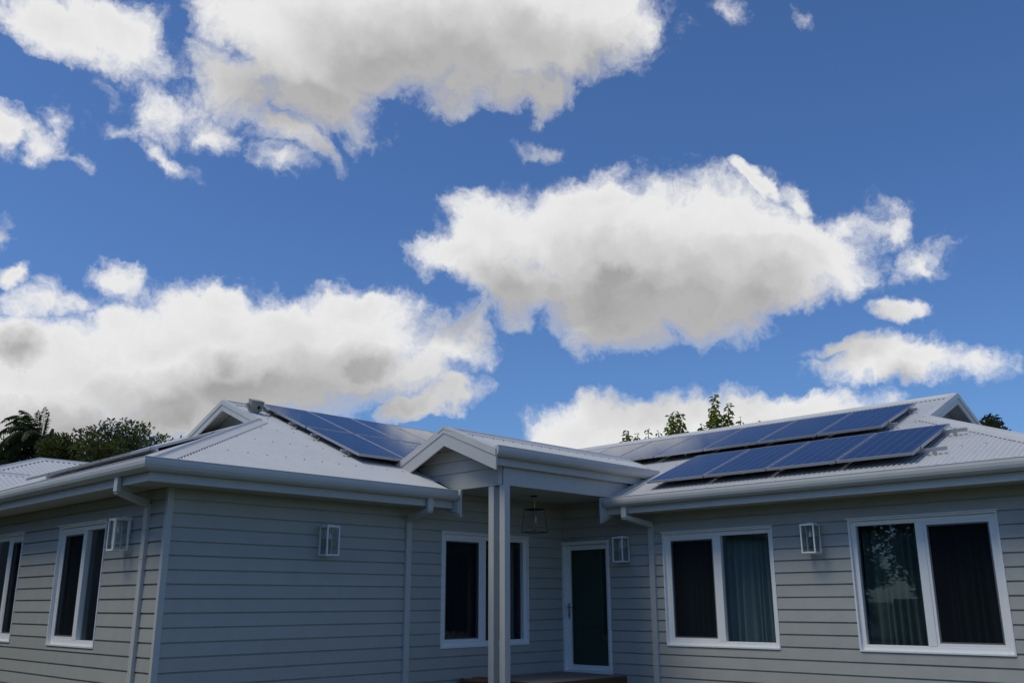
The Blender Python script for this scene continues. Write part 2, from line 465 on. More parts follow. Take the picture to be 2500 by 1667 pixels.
# corner boards
mb = MB(); mb.box(-.034, .045, -.034, 0, G, SOF); mb.box(-.034, 0, .0005, .03, G, SOF)
mb.build('corner_board', 'trim_paint', wall_a)
mb = MB(); mb.box(L-.034, L+.04, CEND-.034, CEND+.02, G, SOF); mb.build('corner_board', 'trim_paint', wall_c)
WD = WF((L, CEND, 0), (1, 0, 0), (0, -1, 0))     # end wall of the right wing, just outside the view
wall_d = backing(WD, .1, 14.95-L, G, SOF, [])
boards(WD, wall_d, .045, 14.95-L, [], SOF)
# walls on the sides that cannot be seen, floor and ceiling
for (x0, x1, y0, y1) in ((.1, 14.85, YB, YB+.1), (14.85, 14.95, CEND, YB+.1)):
    hb(MB().box(x0, x1, y0, y1, G, SOF), 'wall', 'board_paint')
hb(MB().box(.1, 14.85, .1, YB-.01, .03, .10), 'floor', 'room_floor')
hb(MB().box(L+.1, 14.85, CEND+.1, .1, .03, .10), 'floor', 'room_floor')
hb(MB().box(-.0, 14.85, .0, YB, 2.695, 2.72), 'ceiling', 'room_plaster')
hb(MB().box(L+.0, 14.85, CEND, -.0, 2.695, 2.72), 'ceiling', 'room_plaster')
# inner partitions so that rooms stay dim
for (x0, x1, y0, y1) in ((.1, 14.8, 3.6, 3.7), (3.4, 3.5, .1, 3.6), (L+3.2, L+3.3, CEND+.1, 3.6), (L+.1, L+3.2, -4.75, -4.65), (L+.1, L+3.2, -1.65, -1.55), (6.9, 7.0, .1, 3.6)):
    hb(MB().box(x0, x1, y0, y1, .1, 2.69), 'partition', 'room_plaster')

# ---- windows
def window(w, h, mull, screen_side, label):
    u0, u1, z0, z1 = h
    mb = MB(); t = .024; pr = .034; dep = -.10
    # outer box: flange and reveal
    wbox(mb, w, u0, u0+t, dep, pr, z0, z1); wbox(mb, w, u1-t, u1, dep, pr, z0, z1)
    wbox(mb, w, u0+t, u1-t, dep, pr, z1-t, z1); wbox(mb, w, u0+t, u1-t, dep, pr+.006, z0, z0+t)
    win = hb(mb, 'window', 'white_vinyl', bevel=.003); win['label'] = label
    f = .066; fo, fi = -.012, -.095
    a, b, c, d = u0+t, u1-t, z0+t, z1-t
    mb = MB()
    wbox(mb, w, a, a+f, fi, fo, c, d); wbox(mb, w, b-f, b, fi, fo, c, d)
    wbox(mb, w, a+f, b-f, fi, fo, c, c+f); wbox(mb, w, a+f, b-f, fi, fo, d-f, d)
    mb.build('frame', 'white_vinyl', win, bevel=.004)
    mh = .055
    mb = MB(); wbox(mb, w, mull-mh, mull+mh, fi+.002, fo+.004, c+f, d-f)
    mb.build('mullion', 'white_vinyl', win, bevel=.004)
    mb = MB(); wbox(mb, w, u0-.022, u1+.022, .022, pr+.022, z1+.001, z1+.017)
    mb.build('head_flashing', 'white_vinyl', win, bevel=.002)
    mb = MB()                                            # drain covers on the sill
    for k in range(4):
        q = u0+.25+(u1-u0-.5)*k/3
        wbox(mb, w, q-.02, q+.02, fo, fo+.004, c+.008, c+.016)
    mb.build('drain_cover', 'white_vinyl', win)
    for side in (0, 1):
        p0, p1 = (a+f, mull-mh) if side == 0 else (mull+mh, b-f)
        q0, q1 = c+f, d-f
        if side == screen_side:
            s = .036; mb = MB()
            wbox(mb, w, p0, p0+s, fi, fo-.006, q0, q1); wbox(mb, w, p1-s, p1, fi, fo-.006, q0, q1)
            wbox(mb, w, p0+s, p1-s, fi, fo-.006, q0, q0+s); wbox(mb, w, p0+s, p1-s, fi, fo-.006, q1-s, q1)
            mb.build('sash', 'white_vinyl', win, bevel=.003)
            p0 += s; p1 -= s; q0 += s; q1 -= s
            s = .02; mb = MB(); x0, x1 = fo-.028, fo-.012
            wbox(mb, w, p0, p0+s, x0, x1, q0, q1); wbox(mb, w, p1-s, p1, x0, x1, q0, q1)
            wbox(mb, w, p0+s, p1-s, x0, x1, q0, q0+s); wbox(mb, w, p0+s, p1-s, x0, x1, q1-s, q1)
            mb.build('screen_frame', 'screen_frame', win)
            mb = MB().poly([w.p(p0+s, fo-.02, q0+s), w.p(p1-s, fo-.02, q0+s), w.p(p1-s, fo-.02, q1-s), w.p(p0+s, fo-.02, q1-s)])
            mb.build('fly_screen', 'fly_screen_mesh', win)
        mb = MB(); wbox(mb, w, p0-.004, p1+.004, fi+.014, fi+.020, q0-.004, q1+.004)
        mb.build('pane', 'window_glass', win)
    return win
window(WA, WIN_A1, 2.45, 1, 'white framed window beside the corner, screen on its left half')
window(WA, WIN_A0, 5.42, 0, 'white framed window cut by the left edge of the view')
window(WB, WIN_B, 5.42, 0, 'white framed window behind the porch posts')
window(WC, WIN_C1, 3.165, 0, 'white framed window between the downpipe and the lantern')
window(WC, WIN_C2, 6.255, 1, 'large white framed window at the right')

# ---- curtains behind the panes
def curtain(w, u0, u1, z0, z1, o, m, label, folds, amp=.055, seed=0, flare=0.0):
    rnd = random.Random(seed); mb = MB(); n = folds*10; ph = [rnd.uniform(-.5, .5) for _ in range(folds+2)]
    rows = 7
    for j in range(rows):
        z = z1 + (z0-z1)*j/(rows-1)
        for i in range(n+1):
            s = i/n; k = folds*(s + .035*math.sin(7.1*s+seed) + .018*math.sin(17.3*s+2*seed))
            a = math.sin(2*math.pi*k + ph[int(k) % len(ph)]*.8)*amp*(.6+.4*j/(rows-1))
            uu = u0 + (u1-u0)*s + flare*(j/(rows-1))*(s-.5) + .012*math.sin(k*2.3+j*.4+seed)
            mb.v.append(tuple(w.p(uu, o+a, z)))
    for j in range(rows-1):
        for i in range(n):
            q = j*(n+1)+i; mb.f.append((q, q+1, q+n+2, q+n+1))
    ob = mb.build('curtain', m, smooth=True)
    sd = ob.modifiers.new('thickness', 'SOLIDIFY'); sd.thickness = .004
    return tag(ob, label, 'curtain', 'curtains behind the windows')
curtain(WC, 3.10, 4.08, .30, 2.42, -.27, 'curtain_pale', 'pale pleated curtain behind the right pane of the window beside the downpipe', 9, seed=1, flare=.05)
curtain(WC, 2.20, 3.02, .30, 2.42, -.27, 'curtain_dark', 'dark curtain behind the screened pane of the window beside the downpipe', 7, seed=2)
curtain(WC, 5.36, 6.22, .30, 2.44, -.27, 'curtain_green', 'grey green pleated curtain behind the left pane of the far right window', 8, seed=3, flare=.04)
curtain(WC, 6.30, 7.20, .30, 2.44, -.27, 'curtain_dark', 'dark curtain behind the screened pane of the far right window', 8, seed=4)
curtain(WB, 4.54, 5.36, .30, 2.42, -.27, 'curtain_dark', 'dark curtain behind the left pane of the window by the porch posts', 7, seed=5)
curtain(WB, 6.05, 6.40, .30, 2.42, -.27, 'curtain_green', 'narrow gathered curtain at the right side of the window by the porch posts', 3, seed=6)
curtain(WA, 1.74, 2.40, .40, 2.42, -.30, 'curtain_pale', 'pale curtain behind the right pane of the window beside the house corner', 6, seed=8)
curtain(WA, 4.85, 5.35, .40, 2.42, -.30, 'curtain_dark', 'dark curtain in the window at the left edge of the photo', 5, seed=9)

# ---- entry door
u0, u1, z0, z1 = DOOR
mb = MB(); t = .045; w = WC
wbox(mb, w, u0, u0+t, -.12, .036, z0, z1); wbox(mb, w, u1-t, u1, -.12, .036, z0, z1)
wbox(mb, w, u0+t, u1-t, -.12, .036, z1-t, z1); wbox(mb, w, u0+t, u1-t, -.12, .030, z0, z0+.03)
wbox(mb, w, u0-.01, u1+.015, .036, .052, z1-.012, z1+.010)
dfr = hb(mb, 'door_frame', 'white_vinyl', bevel=.003)
a, b, c, d = u0+t+.004, u1-t-.004, z0+.034, z1-t-.004
fo, fi = -.045, -.095; s = .085
mb = MB()
wbox(mb, w, a, a+s, fi, fo, c, d); wbox(mb, w, b-s, b, fi, fo, c, d)
wbox(mb, w, a+s, b-s, fi, fo, d-s, d); wbox(mb, w, a+s, b-s, fi, fo, c, c+s)
door = hb(mb, 'door', 'white_vinyl', bevel=.003); door['label'] = 'white framed glass entry door with lever handle'
mb = MB(); wbox(mb, w, a+s-.004, b-s+.004, fi+.02, fi+.03, c+s-.004, d-s+.004); mb.build('pane', 'door_glass', door)
mb = MB(); hz = 1.23
wbox(mb, w, a+.022, a+.062, fo, fo+.012, hz-.19, hz+.06)
hd = mb.build('handle_plate', 'door_metal', door, bevel=.003)
mb = MB(); mb.tube([w.p(a+.042, fo+.01, hz), w.p(a+.042, fo+.055, hz), w.p(a+.055, fo+.062, hz), w.p(a+.165, fo+.060, hz-.004)], .009)
mb.build('lever_handle', 'door_metal', door, smooth=True)
mb = MB(); mb.tube([w.p(a+.042, fo+.01, hz-.13), w.p(a+.042, fo+.02, hz-.13)], .012); mb.build('lock', 'dark_gap', door)
mb = MB(); wbox(mb, w, a+s-.02, b-s+.02, fi-.035, fi-.03, c+s-.02, d-s+.02); mb.build('glass_backing', 'door_backing', door)  # sheet added behind the glass, lightens the dark pane to a frosted look

# ------------------------------------------------------------------ roofs
def zb_(y): return Z0 + TT*(y+E)               # left wing front slope
def zc_(x): return Z0 + TT*(x-(L-E))           # right wing slope
AMP, WAVE, SPW = .0088, .076, 10
def corrugated(name, s0, s1, lo, hi, point, parent=None, breaks=()):
    """sheet whose ribs run up the slope: s along the eave, t up the slope in plan"""
    n = int((s1-s0)/WAVE*SPW); mb = MB()
    ss = [s0+(s1-s0)*i/n for i in range(n+1)]
    for b in breaks:
        ss += [b-1e-4, b+1e-4]
    ss.sort()
    prev = None
    for s in ss:
        a, b = lo(s), hi(s)
        if b-a < 1e-3: prev = None; continue
        off = AMP*math.sin(2*math.pi*s/WAVE)
        k = len(mb.v)
        mb.v += [tuple(point(s, a, off)), tuple(point(s, b, off))]
        if prev is not None and s-prev[1] > 5e-4: mb.f.append((prev[0], k, k+1, prev[0]+1))
        prev = (k, s)
    return hb(mb, name, 'roof_steel', parent, smooth=True)
def face_up(o):
    me = o.data
    if me.polygons and sum(p.normal.z for p in me.polygons) < 0: me.flip_normals()
XG = 2.75                                      # gablet rake of the left wing
XGW = 3.05
nB = Vector((0, -math.sin(TH), math.cos(TH))); nC = Vector((-math.sin(TH), 0, math.cos(TH)))
def lowB(x): return -E if x < 4.33 else (0.02 if x < L else x-L)
def hiB(x): return x if x < XG else (YR if x <= XR else x*0 + 0)
roof_b = corrugated('roof', -E+.01, XR, lowB, hiB, lambda s, t, o: Vector((s, t, zb_(t))) + nB*o, breaks=(XG, 4.33, L))
roof_b['label'] = 'front slope of the left wing in white corrugated steel'
def hiA(y):
    q = y if y < YR else YB-y
    return min(q, XGW)
roof_a = corrugated('roof', -E+.01, YB+E-.01, lambda y: -E, hiA, lambda s, t, o: Vector((t, s, Z0+TT*(t+E))) + nC*o)
GY = -5.72; GYW = -5.42                        # gablet of the right wing
CY = CEND-E                                    # eave of its hip end
def lowC(y): return L-E if y < -1.44 else (L+.02 if y < 0 else y+L)
def hiC(y): return (L-E)+(y-CY) if y < GY else XR
roof_c = corrugated('roof', CY+.01, XR-L, lowC, hiC, lambda s, t, o: Vector((t, s, zc_(t))) + nC*o, breaks=(GY, -1.44))
roof_c['label'] = 'left facing slope of the right wing in white corrugated steel'
def hiH(x):
    q = x-(L-E) if x < XR else (2*XR-(L-E))-x
    return min(CY+q, GYW)
nH = Vector((0, -math.sin(TH), math.cos(TH)))
roof_h = corrugated('roof', L-E+.01, 2*XR-(L-E)-.01, lambda x: CY, hiH, lambda s, t, o: Vector((s, t, Z0+TT*(t-CY))) + nH*o)
# slopes on the far side
mb = MB(); zr = zb_(YR)
mb.poly([(XG, YR, zr), (15.4, YR, zr), (15.4, YB+E, Z0), (-E, YB+E, Z0), (XG, 2*YR-XG, zb_(XG))])
mb.poly([(XR, YR, zr), (XR+.2, XR-L, zc_(XR)), (15.4, YR, zr)])
roof_back = hb(mb, 'roof', 'roof_steel')
mb = MB(); zrc = zc_(XR); xe = 2*XR-(L-E)
mb.poly([(XR, GY, zrc), (xe-(GY-CY), GY, Z0+TT*(GY-CY)), (xe, CY, Z0), (xe, 3.75, Z0), (XR, 3.75, zrc)])
hb(mb, 'roof', 'roof_steel')
# roof spaces closed behind the eaves
for pts in ([(-E, -E+.06, Z0-.02), (4.30, -E+.06, Z0-.02), (4.30, .0, Z0-.02), (-E, 0, Z0-.02)],):
    pass

# ---- ridge and hip caps
def cap(p0, p1, n1, n2, parent, w=.15, name='ridge_cap', lift=.0115):
    p0, p1 = Vector(p0), Vector(p1); d = (p1-p0).normalized()
    n1, n2 = Vector(n1).normalized(), Vector(n2).normalized()
    w1 = d.cross(n1); w1 = w1 if w1.z < 0 else -w1
    w2 = d.cross(n2); w2 = w2 if w2.z < 0 else -w2
    up = (n1+n2).normalized()
    prof = [w1*w+n1*(lift-.006), w1*w+n1*lift, w1*.045+n1*(lift+.003)]
    for k in range(5):
        a = math.pi*k/4; prof.append((w1-w2).normalized()*(.026*math.cos(a)) + up*(lift+.008+.026*math.sin(a)))
    prof += [w2*.045+n2*(lift+.003), w2*w+n2*lift, w2*w+n2*(lift-.006), up*(-.004+lift-.002)]
    mb = MB(); mb.prism([p0+q for q in prof], p1-p0)
    return mb.build(name, 'roof_steel', parent)
nBr = Vector((0, math.sin(TH), math.cos(TH))); nCr = Vector((math.sin(TH), 0, math.cos(TH)))
nA = nC
cap((-E+.02, -E+.02, Z0+.008), (XG+.02, XG+.02, zb_(XG+.02)), nB, nA, roof_b, .17, 'hip_cap')
cap((XG+.0, YR, zr), (12, YR, zr), nB, nBr, roof_b)
cap((XR, GY, zrc), (XR, 3.7, zrc), nC, nCr, roof_c)
cap((L-E+.02, CY+.02, Z0+.008), (L-E+(GY-CY)+.02, GY+.02, zc_(L-E+(GY-CY)+.02)), nC, nH, roof_c, .17, 'hip_cap')
cap((-E+.02, YB+E-.02, Z0+.008), (XG, YB-XG, zb_(XG)), nBr, nA, roof_a, .17, 'hip_cap')

# ---- roof screws
def screws(spots, n, parent):
    mb = MB(); t = n.orthogonal().normalized(); b = n.cross(t)
    for p in spots:
        k0 = len(mb.v); r = .0105
        for h in (0, .011):
            mb.v += [tuple(p + n*(AMP+h) + t*(r*math.cos(k*math.pi/3)) + b*(r*math.sin(k*math.pi/3))) for k in range(6)]
        mb.f.append(tuple(k0+6+k for k in range(6)))
        for k in range(6): mb.f.append((k0+k, k0+(k+1) % 6, k0+6+(k+1) % 6, k0+6+k))
    o = mb.build('roof_screws', 'screw', parent); o['kind'] = 'stuff'
def crest(s): return (round(s/WAVE-.25)+.25)*WAVE
sp = []
for row, (s, step) in enumerate(((.16, .228), (1.0, .304), (1.95, .304), (2.9, .304), (3.8, .304))):
    y = -E + s*math.cos(TH); x = -E + .25
    while x < XR-.2:
        q = crest(x)
        if lowB(q)+.05 < y < hiB(q)-.2: sp.append(Vector((q, y+random.uniform(-.006, .006), zb_(y))))
        x += step
screws(sp, nB, roof_b)
sp = []
for row, (s, step) in enumerate(((.16, .228), (1.0, .304), (1.95, .304), (2.9, .304), (3.8, .304))):
    x = L-E + s*math.cos(TH); y = CY + .25
    while y < 3.6:
        q = crest(y)
        if lowC(q)+.05 < x < hiC(q)-.2: sp.append(Vector((x+random.uniform(-.006, .006), q, zc_(x))))
        y += step
screws(sp, nC, roof_c)

# ---- gablets
def gablet(apex, along, out, drop, zfoot, half, parent):
    """rake boards at the overhang and a recessed triangle behind; along = sideways, out = outward"""
    apex, al, ou = Vector(apex), Vector(along), Vector(out)
    for s in (1, -1):
        a = apex + Vector((0, 0, .012)); e = apex + al*(half*s) - Vector((0, 0, TT*half)) + Vector((0, 0, .012))
        pts = [a, e, e-Vector((0, 0, drop)), a-Vector((0, 0, drop))]
        mb = MB().prism([p+ou*.0 for p in pts], ou*.03); mb.build('barge_board', 'trim_paint', parent, bevel=.003)
        up = Vector((0, 0, 1))
        pts = [a+ou*.045, e+ou*.045, e+ou*.045-up*.055, a+ou*.045-up*.055]
        mb = MB().prism(pts, ou*-.012)
        pts2 = [a+up*.026+ou*.045, e+up*.026+ou*.045, e+ou*.045, a+ou*.045]
        mb.prism([p for p in pts2], ou*-.12)
        mb.build('barge_cap', 'roof_steel', parent)
        sl = [a-up*.03, e-up*.03, e-up*.045, a-up*.045]
        MB().prism(sl, ou*-.30).build('gablet_soffit', 'soffit_paint', parent)
    b = apex - ou*.30
    mb = MB().prism([b-Vector((0, 0, .04)), b+al*half-Vector((0, 0, TT*half+.04)), b-al*half-Vector((0, 0, TT*half+.04))], ou*-.02)
    mb.build('gablet_panel', 'board_paint', parent)
gablet((XG, YR, zr), (0, 1, 0), (-1, 0, 0), .165, zb_(XG), YR-XG+.02, roof_b)
gablet((XR, GY, zrc), (1, 0, 0), (0, -1, 0), .165, 0, XR-(L-E)-(GY-CY)+.02, roof_c)

# ---- eaves: soffit, fascia, gutter
def soffit(x0, x1, y0, y1):
    return hb(MB().box(x0, x1, y0, y1, SOF+.002, SOF+.014), 'soffit', 'soffit_paint')
soffit(-OV+.005, 4.26, -OV+.005, -.024); soffit(-OV+.005, -.036, -.0235, YB+OV)
soffit(L-OV+.005, L-.024, CEND-OV+.005, -1.46); soffit(L-.0235, 14.9, CEND-OV+.005, CEND-.036)
FPROF = [(-.012, SOF-.012), (.0, SOF-.012), (.006, SOF-.004), (.006, SOF+.030), (.002, SOF+.036), (.002, SOF+.062), (.008, SOF+.068), (.008, SOF+.120), (.0, SOF+.13), (.0, SOF+.205), (-.012, SOF+.205)]
GPROF = [(.006, 2.925), (.006, 2.800), (.030, 2.786), (.062, 2.786), (.092, 2.800), (.114, 2.826), (.126, 2.862), (.129, 2.900), (.124, 2.932), (.128, 2.944), (.120, 2.950), (.112, 2.944),
         (.116, 2.930), (.121, 2.900), (.118, 2.865), (.107, 2.832), (.087, 2.807), (.060, 2.794), (.032, 2.794), (.014, 2.806), (.014, 2.925)]
def sweep(prof, path, name, m, parent=None, dz=0.0, smooth=False):
    """prof (out, z) along a polyline path of (x, y, outx, outy): out vectors already mitred"""
    mb = MB(); k = len(prof)
    for (x, y, ox, oy) in path:
        mb.v += [(x+ox*o, y+oy*o, z+dz) for o, z in prof]
    for i in range(len(path)-1):
        for j in range(k):
            q = (j+1) % k; mb.f.append((i*k+j, i*k+q, (i+1)*k+q, (i+1)*k+j))
    mb.f.append(tuple(range(k))); mb.f.append(tuple((len(path)-1)*k+j for j in reversed(range(k))))
    return hb(mb, name, m, parent)
def straight(x0, y0, x1, y1, ox, oy, seg=1): return [(x0+(x1-x0)*i/seg, y0+(y1-y0)*i/seg, ox, oy) for i in range(seg+1)]
pathA = [(-OV, YB+OV, -1, 1), (-OV, -OV, -1, -1)]; pathB = [(-OV, -OV, -1, -1), (4.24, -OV, 0, -1)]
pathC = [(L-OV, -1.47, -1, 0), (L-OV, CEND-OV, -1, -1)]; pathH = [(L-OV, CEND-OV, -1, -1), (14.9+OV, CEND-OV, 1, -1)]
for p, nm in ((pathA, 'left end'), (pathB, 'left wing front'), (pathC, 'right wing'), (pathH, 'right end')):
    sweep(FPROF, p, 'fascia', 'trim_paint'); sweep(GPROF, p, 'gutter', 'gutter_steel')
# gutter stop ends and boxed eave ends
def stop_end(pt, along, out):
    mb = MB(); a = Vector(along); o = Vector(out)
    pts = [Vector(pt)+o*q+Vector((0, 0, z)) for q, z in GPROF[:11]]
    mb.prism(pts, a*.006); hb(mb, 'gutter_end', 'gutter_steel')
stop_end((4.24, -OV, 0), (1, 0, 0), (0, -1, 0)); stop_end((L-OV, -1.47, 0), (0, 1, 0), (-1, 0, 0))
prof = [(.135, 2.955), (.135, 2.545), (.105, 2.545), (-.30, 2.70), (-.30, 2.955)]
mb = MB().prism([(4.285, -OV-o, z) for o, z in prof], (.035, 0, 0)); hb(mb, 'eave_bracket', 'trim_paint', bevel=.003)
mb = MB().prism([(4.250, -OV-o, z) for o, z in [(.12, 2.60), (.12, 2.79), (-.28, 2.79), (-.28, 2.70)]], (.0345, 0, 0)); hb(mb, 'eave_box_end', 'trim_paint')
mb = MB().prism([(L-OV-o, -1.430, z) for o, z in prof], (0, .035, 0)); hb(mb, 'eave_bracket', 'trim_paint', bevel=.003)
mb = MB().prism([(L-OV-o, -1.465, z) for o, z in [(.12, 2.60), (.12, 2.79), (-.28, 2.79), (-.28, 2.70)]], (0, .0345, 0)); hb(mb, 'eave_box_end', 'trim_paint')

# ---- downpipes
def downpipe(w, u0, su, label):
    """pipe centre u0 on the wall, spout centre su on the fascia"""
    hw, t0, t1 = .05, .022, .072
    mb = MB()
    top = 2.52
    wbox(mb, w, u0-hw, u0+hw, t0, t1, G+.12, top)
    pts = [w.p(u0-hw, t0, G+.12), w.p(u0+hw, t0, G+.12), w.p(u0+hw, t1, G+.12), w.p(u0-hw, t1, G+.12)]
    mb.prism(pts, w.o*.06 + Vector((0, 0, -.10)))
    # sloping offset under the soffit: from the wall to the fascia
    o0, o1 = .028, OV+.055
    for (p, q) in (((u0, o0+.02, top-.005), (su, o1, 2.615)),):
        a = [w.p(p[0]-hw, p[1], p[2]-.045), w.p(p[0]+hw, p[1], p[2]-.045), w.p(p[0]+hw, p[1], p[2]+.045), w.p(p[0]-hw, p[1], p[2]+.045)]
        b = [w.p(q[0]-hw, q[1], q[2]-.03), w.p(q[0]+hw, q[1], q[2]-.03), w.p(q[0]+hw, q[1], q[2]+.04), w.p(q[0]-hw, q[1], q[2]+.04)]
        n = len(mb.v); mb.v += [tuple(x) for x in a+b]
        mb.f += [(n, n+3, n+2, n+1), (n+4, n+5, n+6, n+7)] + [(n+i, n+(i+1) % 4, n+4+(i+1) % 4, n+4+i) for i in range(4)]
    wbox(mb, w, su-hw, su+hw, OV+.016, OV+.068, 2.61, 2.80)
    dp = hb(mb, 'downpipe', 'trim_paint', bevel=.004); dp['label'] = label
    for z in (1.85, .36):
        mb = MB(); wbox(mb, w, u0-hw-.003, u0+hw+.003, .021, t1+.003, z-.013, z+.013)
        wbox(mb, w, u0-hw-.03, u0-hw-.003, .021, .025, z-.012, z+.012); wbox(mb, w, u0+hw+.003, u0+hw+.03, .021, .025, z-.012, z+.012)
        c = mb.build('pipe_clip', 'trim_paint', dp)
        mb = MB()
        for s in (-1, 1): mb.tube([w.p(u0+s*(hw+.017), .025, z), w.p(u0+s*(hw+.017), .029, z)], .006, 6)
        mb.build('screw', 'screen_frame', dp)
downpipe(WB, 3.79, 3.755, 'rectangular downpipe on the front wall left of the porch window')
downpipe(WC, 1.97, 1.83, 'rectangular downpipe right of the entry lantern')
downpipe(WA, .47, .23, 'rectangular downpipe near the left corner')

# ------------------------------------------------------------------ porch
PX, PXW = 4.14, 4.45           # rake plane, gable wall plane
PY, PZ = -.42, 3.90            # porch ridge
PYE = -1.52                    # its eave
PB = 2.98                      # beam underside
def zp(y): return PZ - TT*abs(y-PY)
nP1 = Vector((0, -math.sin(TH), math.cos(TH))); nP2 = Vector((0, math.sin(TH), math.cos(TH)))
XPE = (PZ-Z0)/TT + (L-E)
def px_end(y): return (zp(y)-Z0)/TT + (L-E) + .02
def porch_slope(y_of, n, name):
    # ribs run down the slope (along y), sampled along x; right edge follows the main roof
    mb = MB(); x = PX; prev = None; step = WAVE/SPW
    ymax = y_of
    while x < XPE+.05:
        # slope from ridge to eave, cut where the right wing roof rises through it
        yl = ymax
        off = AMP*math.sin(2*math.pi*x/WAVE)
        xe_eave = px_end(ymax)
        if x > xe_eave:
            # cut line between eave end and ridge end
            f = (x-xe_eave)/(XPE+.02-xe_eave); yl = ymax+(PY-ymax)*min(f, 1)
        k = len(mb.v)
        mb.v += [tuple(Vector((x, PY, PZ))+n*off), tuple(Vector((x, yl, zp(yl)))+n*off)]
        if prev is not None: mb.f.append((prev, k, k+1, prev+1))
        prev = k; x += step
    return hb(mb, name, 'roof_steel', smooth=True)
porch = porch_slope(PYE, nP1, 'porch_roof')
porch['label'] = 'small gabled porch roof over the entry'
porch_slope(.80, nP2, 'porch_roof')
cap((PX-.02, PY, PZ), (XPE+.25, PY, PZ), nP1, nP2, porch)
sp = []; x = PX+.35
while x < 8.3:
    q = crest(x)
    for s in (.13, .92): sp.append(Vector((q, PYE+s*math.cos(TH), zp(PYE+s*math.cos(TH)))))
    x += .228
screws(sp, nP1, porch)
up = Vector((0, 0, 1))
for s, half in ((-1, PY-PYE+.04), (1, 1.20)):
    a = Vector((PX, PY, PZ+.012)); e = Vector((PX, PY+s*half, zp(PY+s*half)+.012))
    MB().prism([a-up*.03, e-up*.03, e-up*.285, a-up*.275], (.03, 0, 0)).build('barge_board', 'trim_paint', porch, bevel=.003)
    mb = MB().prism([a+up*.03, e+up*.03, e-up*.075, a-up*.075], (-.012, 0, 0))
    mb.prism([a+up*.03, e+up*.03, e+up*.016, a+up*.016], (.16, 0, 0))
    mb.build('barge_cap', 'roof_steel', porch)
    a2, e2 = a-up*.05, e-up*.05
    MB().prism([a2+Vector((.03, 0, 0)), e2+Vector((.03, 0, 0)), e2+Vector((.03, 0, -.012)), a2+Vector((.03, 0, -.012))], (PXW-PX-.03, 0, 0)).build('rake_soffit', 'soffit_paint', porch)
# gable wall boards: polygons cut by the rake and by the left wing roof
def gable_piece(z0, z1, o):
    def yr(z): return PY - (PZ-.06-z)/TT, PY + (PZ-.06-z)/TT
    y00, y01 = yr(z0); y10, y11 = yr(z1)
    y00, y10 = max(y00, -1.40), max(y10, -1.40)
    cut = lambda z: (z-Z0)/TT - E + .02          # left wing roof surface
    y01, y11 = min(y01, cut(z0)), min(y11, cut(z1))
    if y11-y10 < .02: y10 = y11 = PY
    return [(PXW-o, y00, z0), (PXW-o, y01, z0), (PXW-o*.45, y11, z1), (PXW-o*.45, y10, z1)]
gw = MB().prism([(PXW, -1.39, PB+.01), (PXW, -.30, PB+.01), (PXW, .48, 3.36), (PXW, PY, PZ-.05), (PXW, -1.39, 3.47)], (.05, 0, 0))
gable = hb(gw, 'gable_wall', 'board_paint')
for z0, z1 in ((PB, 3.235), (3.248, 3.42), (3.433, 3.605), (3.618, 3.82)):
    MB().prism(gable_piece(z0, z1, .022), (.015, 0, 0)).build('weatherboard', 'board_paint', gable)
# beams, fascia, gutter
xb = (PB-Z0)/TT+(L-E)
xbt = (3.26-Z0)/TT+(L-E)
mb = MB().prism([(PXW-.021, -1.40, PB), (xb+.03, -1.40, PB), (xbt+.05, -1.40, 3.275), (PXW-.021, -1.40, 3.275)], (0, .09, 0))
hb(mb, 'porch_beam', 'trim_paint', bevel=.003)
mb = MB().box(PXW+.052, PXW+.12, -1.31, -.05, PB, 3.20); hb(mb, 'porch_beam', 'trim_paint')
FP2 = [(o, z-SOF+3.255) for o, z in FPROF]; GP2 = [(o, z-2.786+3.355) for o, z in GPROF]
xf = (3.33-Z0)/TT+(L-E); xg = (3.44-Z0)/TT+(L-E)
yf = PYE+.04
sweep(FP2, [(PX+.035, yf, 0, -1), (xf+.06, yf, 0, -1)], 'fascia', 'trim_paint')
sweep(GP2, [(PX+.012, yf, 0, -1), (xg+.06, yf, 0, -1)], 'gutter', 'gutter_steel')
mb = MB().prism([(PX+.006, yf-o, z) for o, z in GP2[:11]], (.006, 0, 0)); hb(mb, 'gutter_end', 'gutter_steel')
hb(MB().box(PXW+.05, L-.003, yf, -1.311, 3.245, 3.258), 'soffit', 'soffit_paint')
hb(MB().box(PXW+.051, L-.024, -1.309, -.024, PB+.004, PB+.02), 'porch_ceiling', 'soffit_paint')
for i, yc in enumerate((-1.393, -1.165)):
    mb = MB().box(PXW-.018, PXW+.095, yc-.056, yc+.056, G, PB-.001)
    o = hb(mb, 'porch_post', 'trim_paint', bevel=.006)
    mb = MB().box(PXW-.024, PXW+.101, yc-.062, yc+.062, G+.001, G+.15); mb.build('post_base', 'aluminium', o)
# flashing of the beam along the right wing roof
def on_c(x, y, h): return Vector((x, y, zc_(x))) + nC*h
mb = MB()
for (y0, y1, h, x0, x1) in ((-1.72, -1.40, .016, L-E-.01, 8.2), (-1.60, -1.40, .022, 7.05, 8.2)):
    p = [on_c(x0, y0, h), on_c(x1, y0, h), on_c(x1, y1, h), on_c(x0, y1, h)]
    mb.prism(p, nC*-.003)
    mb.prism([on_c(x0, y0, h), on_c(x1, y0, h), on_c(x1, y0, -.008), on_c(x0, y0, -.008)], (0, .003, 0))
mb.build('flashing', 'roof_steel', roof_c)
# valley between the two wings
mb = MB(); a = Vector((L, 0, zb_(0))); b = Vector((XR, XR-L, zc_(XR)))
d = (b-a).normalized(); s = d.cross(Vector((0, 0, 1))).normalized()
mb.prism([a-s*.1+Vector((0, 0, .0)), a+Vector((0, 0, -.03)), a+s*.1, a+Vector((0, 0, -.04))], b-a)
mb.build('valley_gutter', 'roof_steel', roof_b)

